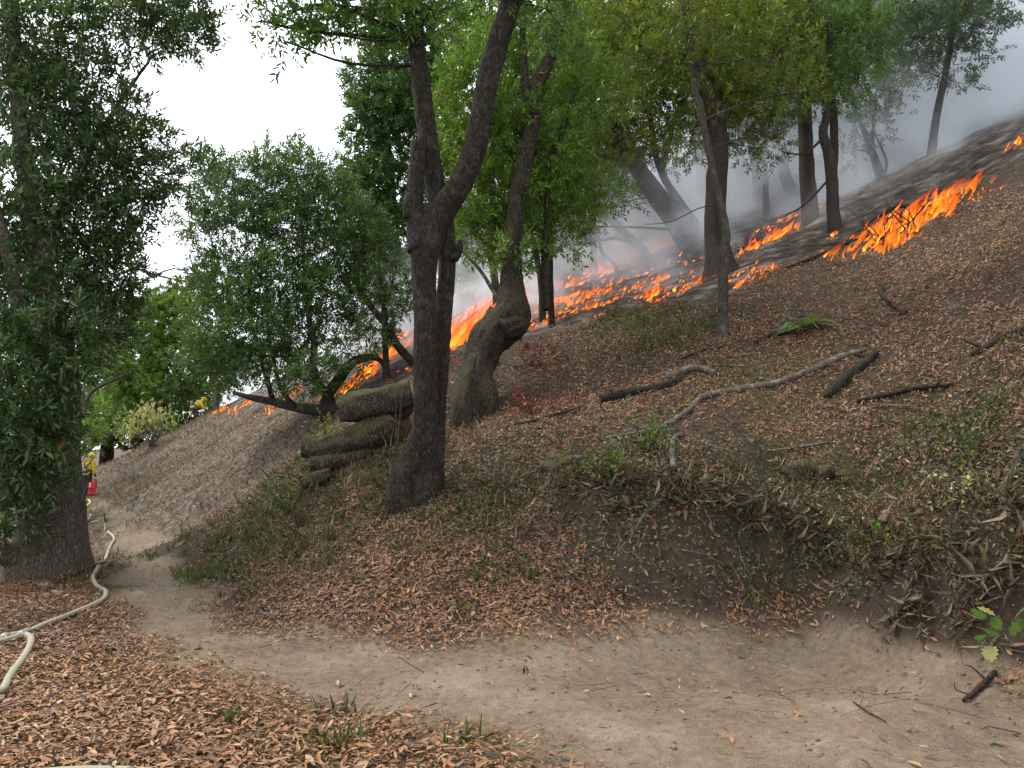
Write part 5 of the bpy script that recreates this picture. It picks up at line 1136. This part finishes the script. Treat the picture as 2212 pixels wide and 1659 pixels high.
    for s in ('l', 'r'):
        sweep_obj('boot', [([j['an' + s] + [0, 0, 0.10], j['an' + s], j['an' + s] - [0, 0, 0.02]], [0.07, 0.066, 0.064]), ([j['an' + s] - [0, 0, 0.02], (j['an' + s] + j['to' + s]) / 2 - [0, 0, 0.01], j['to' + s], j['to' + s] + norm(j['to' + s] - j['an' + s]) * 0.05], [0.06, 0.058, 0.05, 0.03])], MATS['boot_black'], root)
        d = norm(j['wr' + s] - j['el' + s]); sweep_obj('glove', [([j['wr' + s] - d * 0.04, j['wr' + s] + d * 0.03, j['wr' + s] + d * 0.09], [0.055, 0.052, 0.046])], MATS['boot_black'], root)
    # helmet: shell with a brim all round, neck shroud
    hd = norm(j['crownp'] - j['neck']); h = empty_child = None
    mb = MB(); n = 16; th = np.linspace(0, np.pi / 2, 8); ring = []
    for t in th: ring.append((math.sin(t) * 0.150, math.cos(t) * 0.145))
    ring += [(0.152, -0.02), (0.205, -0.035), (0.205, -0.045), (0.15, -0.03)]
    V = []
    for r, z in ring:
        for k in range(n):
            a = 2 * math.pi * k / n; V.append((r * math.cos(a), r * math.sin(a) * 1.15, z + (0.02 * math.cos(2 * a) * 0)))
    i = np.arange(len(ring) - 1)[:, None] * n; jj = np.arange(n)[None]
    mb.add(np.array(V), None, np.stack([i + jj, i + n + jj, i + n + (jj + 1) % n, i + (jj + 1) % n], -1).reshape(-1, 4))
    ho = mb.build('helmet', MATS['helmet_yellow']); ho.parent = root; ho.location = j['head'] + hd * 0.05; ho.rotation_euler = Vector(hd).to_track_quat('Z', 'Y').to_euler()
    t = MB(); add_tube(t, [(0, 0, -0.01), (0, 0, 0.012)], [0.158, 0.156], 20); st = t.build('band', MATS['strap_black']); st.parent = ho
    sweep_obj('shroud', [([j['head'] + hd * 0.02, j['neck'], j['neck'] - hd * 0.05], [0.115, 0.105, 0.12])], MATS['jacket_yellow'], root)
    # web gear: belt, straps, pack on the small of the back
    bk = -norm(np.array(J.get('front', (0, 1, 0)), float)); ax = norm(j['chest'] - j['pelvis'])
    sweep_obj('belt', [([j['waist'] - ax * 0.06, j['waist'] - ax * 0.0], [0.20, 0.20])], MATS['strap_black'], root, 18)
    pc = j['waist'] * 0.8 + j['pelvis'] * 0.2 + bk * 0.21
    pk = ell_obj('pack', tuple(pc), (0.17, 0.10, 0.15), MATS['pack_grey'], root, 0.15)
    sweep_obj('reflective_strip', [([pc + bk * 0.09 + np.array([-0.15, 0, 0.03]), pc + bk * 0.105 + np.array([0, 0, 0.03]), pc + bk * 0.09 + np.array([0.15, 0, 0.03])], [0.014, 0.014, 0.014])], MATS['reflective'], root, 6)
    for s in ('shl', 'shr'):
        q = j[s] * 0.6 + j['chest'] * 0.4
        sweep_obj('strap', [([pc + ax * 0.1 + bk * 0.02, q + bk * 0.17 - ax * 0.02, q + ax * 0.12 + bk * 0.04], [0.022] * 3)], MATS['strap_black'], root, 6)
    return root, j
def build_people():
    g = G(186, 1070)
    person('firefighter in yellow jacket and dark trousers standing on the path beside the red can', g, R(-12),
           dict(pelvis=(0.02, 0, 0.95), waist=(0.05, 0.0, 1.12), chest=(0.09, 0.02, 1.36), neck=(0.11, 0.03, 1.54), head=(0.13, 0.06, 1.68), shl=(-0.10, 0.0, 1.46), ell=(-0.17, 0.03, 1.18), wrl=(-0.15, 0.14, 0.95), shr=(0.29, 0.0, 1.44), elr=(0.34, -0.02, 1.16), wrr=(0.34, 0.05, 0.92),
                hpl=(-0.07, 0, 0.90), knl=(-0.10, 0.06, 0.50), anl=(-0.14, 0.0, 0.09), tol=(-0.15, 0.16, 0.04), hpr=(0.11, 0, 0.90), knr=(0.05, 0.08, 0.50), anr=(-0.02, -0.04, 0.09), tor=(-0.01, 0.13, 0.04)))
    g = G(421, 909)
    p, j = person('stooping firefighter with grey pack lighting the dry slope, tool handle sticking out behind', g, R(-55),
           dict(pelvis=(0, -0.10, 0.70), waist=(0, 0.0, 0.84), chest=(0, 0.20, 0.99), neck=(0, 0.33, 1.10), head=(0, 0.42, 1.17), front=(0, 0.75, -0.65), face=(0, 0.9, -0.3), shl=(-0.2, 0.24, 1.00), ell=(-0.28, 0.38, 0.76), wrl=(-0.16, 0.56, 0.66), shr=(0.2, 0.24, 1.00), elr=(0.27, 0.38, 0.74), wrr=(0.18, 0.60, 0.62),
                hpl=(-0.10, -0.10, 0.66), knl=(-0.14, 0.16, 0.42), anl=(-0.14, -0.02, 0.09), tol=(-0.14, 0.15, 0.05), hpr=(0.10, -0.10, 0.66), knr=(0.14, 0.10, 0.40), anr=(0.14, -0.14, 0.09), tor=(0.15, 0.03, 0.05)))
    # tools
    c = P(410, 890, g[1] - 0.3)
    for a, b, lb in [((399, 893), (420, 886), 'wooden tool handle sticking out level behind the stooping firefighter'), ((405, 904), (413, 890), 'second wooden handle hanging down behind the stooping firefighter')]:
        mb = MB(); A, B = P(*a, g[1] - 0.25), P(*b, g[1] - 0.15); add_tube(mb, [A, (A + B) / 2, B], [0.022, 0.020, 0.022], 10, 0.1); hd = MB()
        root = empty('hand_tool', tuple(A)); tag(root, lb, 'tool'); mb.build('handle', MATS['tool_handle'], root); add_tube(hd, [B, B + np.array([0.05, 0, -0.05]), B + np.array([0.07, 0, -0.14])], [0.03, 0.035, 0.012], 8, 0.04); hd.build('blade', MATS['hose_metal'], root)
    A = P(432, 889, g[1] - 0.2); root = empty('drip_torch', tuple(A)); tag(root, 'silver drip torch held out toward the dry grass by the stooping firefighter', 'torch')
    mb = MB(); add_tube(mb, [A, A + np.array([0.10, 0, 0.03]), A + np.array([0.26, 0, 0.05])], [0.06, 0.08, 0.07], 12, 0.05); mb.build('tank', MATS['reflective'], root); mb = MB(); add_tube(mb, [A + np.array([0.26, 0, 0.05]), A + np.array([0.36, 0, 0.10]), A + np.array([0.5, 0, 0.02])], [0.012, 0.012, 0.01], 8, 0.05); mb.build('spout', MATS['strap_black'], root)
    # red fuel can
    g = G(199, 1070); g = g + np.array([0, 0, 0.03]); root = empty('fuel_can', tuple(g)); tag(root, 'tall red fuel can with white vertical print standing on the path', 'fuel can'); root.rotation_euler = (0, 0, R(20)); root.scale = (1.12, 1.12, 1.22)
    import bmesh
    def rbox(name, c, s, mat, bev=0.02, parent=root):
        bm = bmesh.new(); bmesh.ops.create_cube(bm, size=1); bmesh.ops.scale(bm, vec=s, verts=bm.verts); bmesh.ops.bevel(bm, geom=bm.edges[:], offset=bev, segments=3, affect='EDGES')
        me = bpy.data.meshes.new(name); bm.to_mesh(me); bm.free(); me.materials.append(mat)
        for p_ in me.polygons: p_.use_smooth = False
        o = bpy.data.objects.new(name, me); col.objects.link(o); o.parent = parent; o.location = c; return o
    body = rbox('body', (0, 0, 0.32), (0.30, 0.22, 0.26), MATS['can_red'], 0.035)
    rbox('base', (0, 0, 0.03), (0.30, 0.22, 0.06), MATS['can_red'], 0.015)
    for sx in (-0.125, 0.125): rbox('foot_post', (sx, -0.06, 0.125), (0.045, 0.05, 0.17), MATS['can_red'], 0.01)
    rbox('inner_panel', (0, 0.03, 0.125), (0.2, 0.1, 0.16), MATS['can_red'], 0.01)
    rbox('print', (-0.075, -0.1115, 0.335), (0.035, 0.003, 0.15), MATS['print_white'], 0.001)
    mb = MB(); add_tube(mb, [(-0.09, 0, 0.44), (-0.09, 0, 0.485), (0.0, 0, 0.50), (0.05, 0, 0.485), (0.05, 0, 0.44)], [0.014] * 5, 10, 0.02); h = mb.build('handle', MATS['can_red']); h.parent = root
    mb = MB(); add_tube(mb, [(0.11, 0, 0.44), (0.115, 0, 0.47), (0.12, 0, 0.49)], [0.035, 0.035, 0.03], 14); h = mb.build('cap', MATS['strap_black']); h.parent = root
# ------------------------------------------------------------------ fire and smoke
def rotco(nt):
    tc = nt.nodes.new('ShaderNodeTexCoord'); mp = nt.nodes.new('ShaderNodeMapping'); mp.inputs['Rotation'].default_value = (0, R(-38), 0); mp.inputs['Scale'].default_value = (1.3, 1.3, 0.42)
    nt.links.new(tc.outputs['Object'], mp.inputs['Vector']); return mp.outputs['Vector']
def flame_material():
    m, nt, b = nmat('flame'); nt.nodes.remove(b)
    t = attr(nt, 'hgt'); r = attr(nt, 'rnd')
    nz = noise(nt, 14.0, 4, 0.65, rotco(nt))
    tt = math_n(nt, 'ADD', t, math_n(nt, 'MULTIPLY_ADD', nz, 0.7)); tt.node.inputs[1].links[0].from_node.inputs[2].default_value = -0.35
    c = ramp(nt, tt, [(0.0, (1.0, 0.40, 0.05)), (0.22, (1.0, 0.23, 0.018)), (0.5, (1.0, 0.13, 0.009)), (0.9, (0.8, 0.07, 0.006)), (1.0, (0.45, 0.03, 0.003))])
    em = nt.nodes.new('ShaderNodeEmission'); nt.links.new(c, em.inputs['Color'])
    st = math_n(nt, 'MULTIPLY_ADD', math_n(nt, 'POWER', r, 4.0), 1.3); st.node.inputs[2].default_value = 0.45
    nt.links.new(st, em.inputs['Strength'])
    tr = nt.nodes.new('ShaderNodeBsdfTransparent')
    nz2 = noise(nt, 30.0, 5, 0.7, rotco(nt))
    a = math_n(nt, 'MULTIPLY_ADD', t, -0.55); a.node.inputs[2].default_value = 0.40
    al = ramp(nt, math_n(nt, 'ADD', nz2, a), [(0.50, (0, 0, 0)), (0.80, (0.9, 0.9, 0.9))])
    mx = nt.nodes.new('ShaderNodeMixShader'); nt.links.new(math_n(nt, 'MULTIPLY', al, attr(nt, 'opa')), mx.inputs['Fac']); nt.links.new(tr.outputs[0], mx.inputs[1]); nt.links.new(em.outputs[0], mx.inputs[2])
    nt.links.new(mx.outputs[0], nt.nodes['Material Output'].inputs['Surface'])
    return m
def tongues(bases, hts, wid, lean, name, label=None, group=None, kind=None, opa=1.0):
    """curling tapering flame licks, each a closed four-sided horn"""
    n = len(bases); rings = 7; t = np.linspace(0, 1, rings)
    ph = rng.uniform(0, 6.28, (n, 2)); amp = rng.uniform(0.06, 0.26, (n, 1))
    lj = lean[0] * rng.uniform(0.35, 1.5, (n, 1)); ly = lean[1] + rng.normal(0, 0.25, (n, 1))
    ax = np.stack([lj * t[None] ** rng.uniform(0.7, 1.9, (n, 1)) * hts[:, None] + amp * hts[:, None] * np.sin(ph[:, :1] + 5 * t[None]) * t[None],
                   ly * t[None] * hts[:, None] + amp * hts[:, None] * np.sin(ph[:, 1:] + 4 * t[None]) * t[None], t[None] * hts[:, None]], -1) + bases[:, None]
    w = wid[:, None] * 1.0 * (np.sin(np.clip(t * 1.0 + 0.22, 0, 1) * np.pi) ** 0.8 * 0.95 + 0.03)[None] * rng.uniform(0.6, 1.3, (n, rings))
    w[:, -1] = 0.001; w[:, 0] = wid * 0.55
    a0 = rng.uniform(0, 3.14, n)
    V = []
    for k in range(4):
        a = a0 + k * math.pi / 2; f = 1.0 if k % 2 == 0 else 0.45
        V.append(ax + np.stack([np.cos(a), np.sin(a), 0 * a], -1)[:, None] * (w * f)[..., None])
    V = np.stack(V, 2).reshape(-1, 3)
    base = (np.arange(n) * rings * 4)[:, None, None]; rg = (np.arange(rings - 1) * 4)[None, :, None]; k = np.arange(4)[None, None]
    Q = np.stack([base + rg + k, base + rg + (k + 1) % 4, base + rg + 4 + (k + 1) % 4, base + rg + 4 + k], -1).reshape(-1, 4)
    hg = np.tile(np.repeat(t, 4), n); rn = np.repeat(rng.uniform(0, 1, n), rings * 4)
    par = None
    if not kind: par = empty(name, tuple(bases.mean(0))); tag(par, label, 'fire', group)
    o = add_obj('flame_licks' if par else name, mesh_np(name, V, None, Q, [MATS['flame']], pattr={'hgt': hg, 'rnd': rn, 'opa': np.repeat(np.broadcast_to(opa, (n,)), rings * 4)}, smooth=True), par)
    o['kind'] = 'stuff'
    if kind: o['label'] = label
    return o
def build_fire():
    flame_material()
    def line(pix, n, spread):
        w = np.array([G(*q) for q in pix]); L = np.concatenate([[0], np.cumsum(np.linalg.norm(np.diff(w, axis=0), axis=1))])
        s = rng.uniform(0, L[-1], n); p = np.stack([np.interp(s, L, w[:, i]) for i in range(2)], -1) + rng.normal(0, spread, (n, 2))
        return np.column_stack([p, H(p[:, 0], p[:, 1]) - 0.02]), s / L[-1]
    # (label, pixel line, count, height px, spread m)
    big = [
        ('tallest rolling flames burning behind the bent mossy tree', [(985, 745), (1010, 722), (1045, 704), (1085, 694)], 150, 105, .4, 0.9),
        ('bright flames licking up the slope beside the forked trunk', [(985, 722), (1030, 690), (1075, 668)], 120, 80, .35, 1.0),
        ('wide orange flames among charred branches high on the slope', [(1885, 533), (1920, 505), (1970, 470), (2020, 455), (2065, 432)], 300, 66, .4, 0.8),
        ('low flames running downhill from the widest flames', [(1915, 540), (1945, 525), (1975, 508)], 60, 46, .14, 0.7),
        ('flames just uphill of the stout dark tree', [(1600, 548), (1640, 532), (1680, 512), (1722, 492)], 150, 34, .14, 0.9),
        ('flames at the foot of the stout dark tree', [(1580, 628), (1620, 606), (1650, 588), (1668, 578)], 80, 24, .1, 0.7),
        ('upright flames at the burn edge above the green grass', [(1390, 652), (1415, 625), (1440, 600)], 100, 30, .12, 0.8),
        ('flame row above the arched trunk of the spreading tree', [(728, 842), (765, 826), (800, 806)], 120, 30, .3, 1.3),
        ('tall flames inside the arch of the spreading tree', [(785, 806), (815, 790), (830, 770)], 90, 56, .3, 1.1),
        ('flames near the leaning branch beside the forked trunk', [(840, 752), (855, 735), (868, 725)], 50, 36, .3, 1.0),
        ('small flames between the bowed stems of the spreading tree', [(610, 862), (630, 858), (648, 852)], 50, 24, .3, 1.0),
        ('flames advancing through dry grass toward the stooping firefighter', [(502, 886), (520, 880), (538, 876)], 60, 22, .3, 1.1),
        ('single small fire closest to the stooping firefighter', [(478, 888), (486, 884)], 22, 18, .15, 1.0),
        ('tiny new flame at the drip torch', [(448, 893), (454, 896)], 10, 10, .12, 0.8),
        ('flames flaring at the upper end of the burn by the ridge', [(2182, 322), (2205, 305), (2225, 295)], 26, 30, .15, 0.8),
        ('flame streak climbing under the thick leaning trunk', [(1300, 602), (1340, 580), (1390, 552), (1442, 520)], 150, 26, .25, 1.5),
        ('flame streak spreading beyond the bent mossy tree', [(1185, 668), (1250, 648), (1320, 628)], 140, 24, .3, 1.5),
        ('highest flame streak below the short tilted stem', [(1215, 625), (1280, 592), (1350, 550)], 130, 26, .3, 1.5),
    ]
    for lb, pix, n, hp, sp, ln in big:
        b, s = line(pix, n, sp); d = b[:, 1]
        ht = W(hp, d) * (0.22 + 0.9 * rng.uniform(0, 1, n) ** 2.0)
        wd = ht * rng.uniform(0.025, 0.09, n) + 0.009; op = np.ones(n); big_ = rng.uniform(0, 1, n) < 0.15
        wd[big_] *= 3.0; op[big_] = 0.35; ht[big_] *= 0.8
        tongues(b, ht, wd, (ln * 0.8, -0.1), 'flame', lb, 'patches of flame on the slope', opa=op)
    small = [([(1130, 705), (1200, 668), (1260, 640)], 70, 16, .5), ([(1150, 672), (1230, 640), (1300, 612)], 80, 18, .6), ([(1240, 612), (1320, 572), (1400, 535)], 80, 18, .5), ([(1280, 640), (1350, 606), (1420, 572)], 60, 14, .5), ([(1330, 556), (1390, 530), (1440, 506)], 50, 20, .4), ([(1480, 612), (1530, 575)], 30, 14, .3), ([(940, 770), (985, 750)], 20, 20, .3), ([(1190, 700), (1240, 676), (1320, 650)], 90, 14, .15), ([(1130, 720), (1180, 690)], 50, 16, .2), ([(1350, 632), (1400, 604)], 46, 14, .2), ([(1400, 655), (1430, 645)], 34, 12, .1), ([(1440, 645), (1480, 625), (1528, 600)], 70, 15, .15), ([(1580, 605), (1622, 575)], 26, 15, .1), ([(1640, 505), (1700, 470), (1735, 462)], 40, 14, .2), ([(1770, 445), (1790, 440)], 12, 14, .1), ([(1790, 520), (1800, 505)], 12, 14, .06), ([(1145, 650), (1210, 610), (1230, 600)], 60, 15, .3), ([(1250, 705), (1330, 668)], 30, 8, .12), ([(985, 775), (1010, 765)], 20, 10, .15), ([(1890, 355), (1925, 340)], 20, 10, .3), ([(2080, 270), (2084, 266)], 6, 12, .1), ([(2060, 440), (2120, 425), (2180, 402)], 26, 14, .1), ([(2000, 460), (2060, 470)], 30, 14, .1), ([(860, 812), (885, 798)], 26, 9, .2), ([(660, 858), (700, 850)], 12, 10, .3), ([(540, 876), (600, 866)], 26, 10, .3), ([(1480, 570), (1520, 550)], 14, 9, .3), ([(1420, 590), (1470, 560)], 24, 10, .4)]
    B = []; Ht = []
    for pix, n, hp, sp in small:
        b, s = line(pix, n, sp); B.append(b); Ht.append(W(hp, b[:, 1]) * (0.4 + 0.8 * rng.uniform(0, 1, n) ** 2))
    b = np.concatenate(B); ht = np.concatenate(Ht)
    o = tongues(b, ht, ht * rng.uniform(0.10, 0.2, len(ht)) + 0.008, (0.75, -0.1), 'small_flames', 'scattered low flames across the burning slope', kind='stuff')
def build_char():
    for k, (px, py, lb) in enumerate([(1905, 500, 'tangle of blackened sticks in front of the widest flames'), (1975, 475, 'blackened twigs standing inside the widest flames'), (1610, 520, 'bare charred shrub beside the stout dark tree')]):
        g = G(px, py + 18); root = empty('charred_brush', tuple(g)); tag(root, lb, 'dead brush')
        for j in range(11):
            e = g + np.array([rng.normal(0, 0.4), rng.normal(0, 0.25), rng.uniform(0.12, 0.6)]); m_ = (g + e) / 2 + rng.normal(0, 0.07, 3); t = MB()
            add_tube(t, [g + rng.normal(0, 0.12, 3) * np.array([1, 1, 0]), m_, e], [0.014, 0.009, 0.003], 6, 0.08)
            q = e + np.array([rng.normal(0, 0.15), 0, rng.uniform(-0.05, 0.15)]); add_tube(t, [m_, (m_ + q) / 2 + rng.normal(0, .03, 3), q], [0.006, 0.004, 0.002], 5, 0.08); t.build('stick', MATS['strap_black'], root)
def build_smoke():
    m, nt, b = nmat('smoke'); nt.nodes.remove(b)
    pv = nt.nodes.new('ShaderNodeVolumePrincipled')
    pv.inputs['Color'].default_value = (0.89, 0.93, 0.985, 1); pv.inputs['Anisotropy'].default_value = 0.15
    v = objco(nt); sp = nt.nodes.new('ShaderNodeSeparateXYZ'); nt.links.new(v, sp.inputs[0]); X, Y, Z = sp.outputs
    def lin(a, bb, c, d):
        u = math_n(nt, 'MULTIPLY', X, a); u = math_n(nt, 'ADD', u, math_n(nt, 'MULTIPLY', Y, bb)); u = math_n(nt, 'ADD', u, math_n(nt, 'MULTIPLY', Z, c)); return math_n(nt, 'ADD', u, d)
    def sm(x, a, bb):
        mr = nt.nodes.new('ShaderNodeMapRange'); mr.interpolation_type = 'SMOOTHSTEP'; nt.links.new(x, mr.inputs['Value'])
        mr.inputs['From Min'].default_value = a; mr.inputs['From Max'].default_value = bb; return mr.outputs['Result']
    h = lin(-0.39, -0.323, 1.0, 1.135)
    d1 = lin(0, 1, 0, -15.6); d2 = lin(0.88, 0.476, 0, -5.05)
    d = math_n(nt, 'MINIMUM', d1, d2)
    nz = noise(nt, 0.42, 4, 0.6, objco(nt, (1.0, 0.7, 1.0))); nl = noise(nt, 1.1, 3, 0.55, objco(nt, (0.8, 0.8, 1.0)))
    puff = sm(nz, 0.42, 0.62)
    low = math_n(nt, 'MULTIPLY', sm(h, 3.6, 0.0), sm(d, 0.6, 4.0)); low = math_n(nt, 'MULTIPLY', low, math_n(nt, 'ADD', math_n(nt, 'MULTIPLY', puff, sm(nl, 0.38, 0.6)), 0.04))
    mid = math_n(nt, 'MULTIPLY', sm(h, 8.5, 1.0), sm(d, 6.5, 13.0)); mid = math_n(nt, 'MULTIPLY', mid, math_n(nt, 'ADD', puff, 0.14))
    rt = math_n(nt, 'MULTIPLY', sm(lin(1, -0.12, 0, 0), 4.0, 10.0), sm(d, 2.5, 8.5)); rt = math_n(nt, 'MULTIPLY', rt, sm(h, 15.5, 9.0)); rt = math_n(nt, 'MULTIPLY', rt, math_n(nt, 'ADD', math_n(nt, 'MULTIPLY', puff, 1.3), 0.25))
    den = math_n(nt, 'ADD', math_n(nt, 'MULTIPLY', low, 0.55), math_n(nt, 'MULTIPLY', mid, 0.36)); den = math_n(nt, 'ADD', den, math_n(nt, 'MULTIPLY', rt, 0.25))
    nt.links.new(den, pv.inputs['Density'])
    nt.links.new(pv.outputs[0], nt.nodes['Material Output'].inputs['Volume'])
    try: m.cycles.volume_step_rate = 0.12
    except Exception: pass
    fp = np.array([(-17, 44), (-12, 33), (-4.2, 18.3), (-1.5, 15.9), (10, 15.4), (24, 15.4), (40, 24), (44, 48), (10, 60), (-10, 56)], float)
    pl = lambda x, y: 0.39 * x + 0.323 * y - 1.135
    n = len(fp); bot = np.column_stack([fp, pl(fp[:, 0], fp[:, 1]) - 2.2]); top = np.column_stack([fp, pl(fp[:, 0], fp[:, 1]) + 16])
    me = bpy.data.meshes.new('smoke'); me.from_pydata([tuple(q) for q in np.vstack([bot, top])], [], [tuple(range(n))[::-1], tuple(range(n, 2 * n))] + [(i, (i + 1) % n, n + (i + 1) % n, n + i) for i in range(n)])
    me.materials.append(m); o = add_obj('smoke', me); o['kind'] = 'stuff'; o['label'] = 'blue-grey smoke drifting up the burning slope'
build_hose(); build_people(); build_fire(); build_char(); build_smoke()
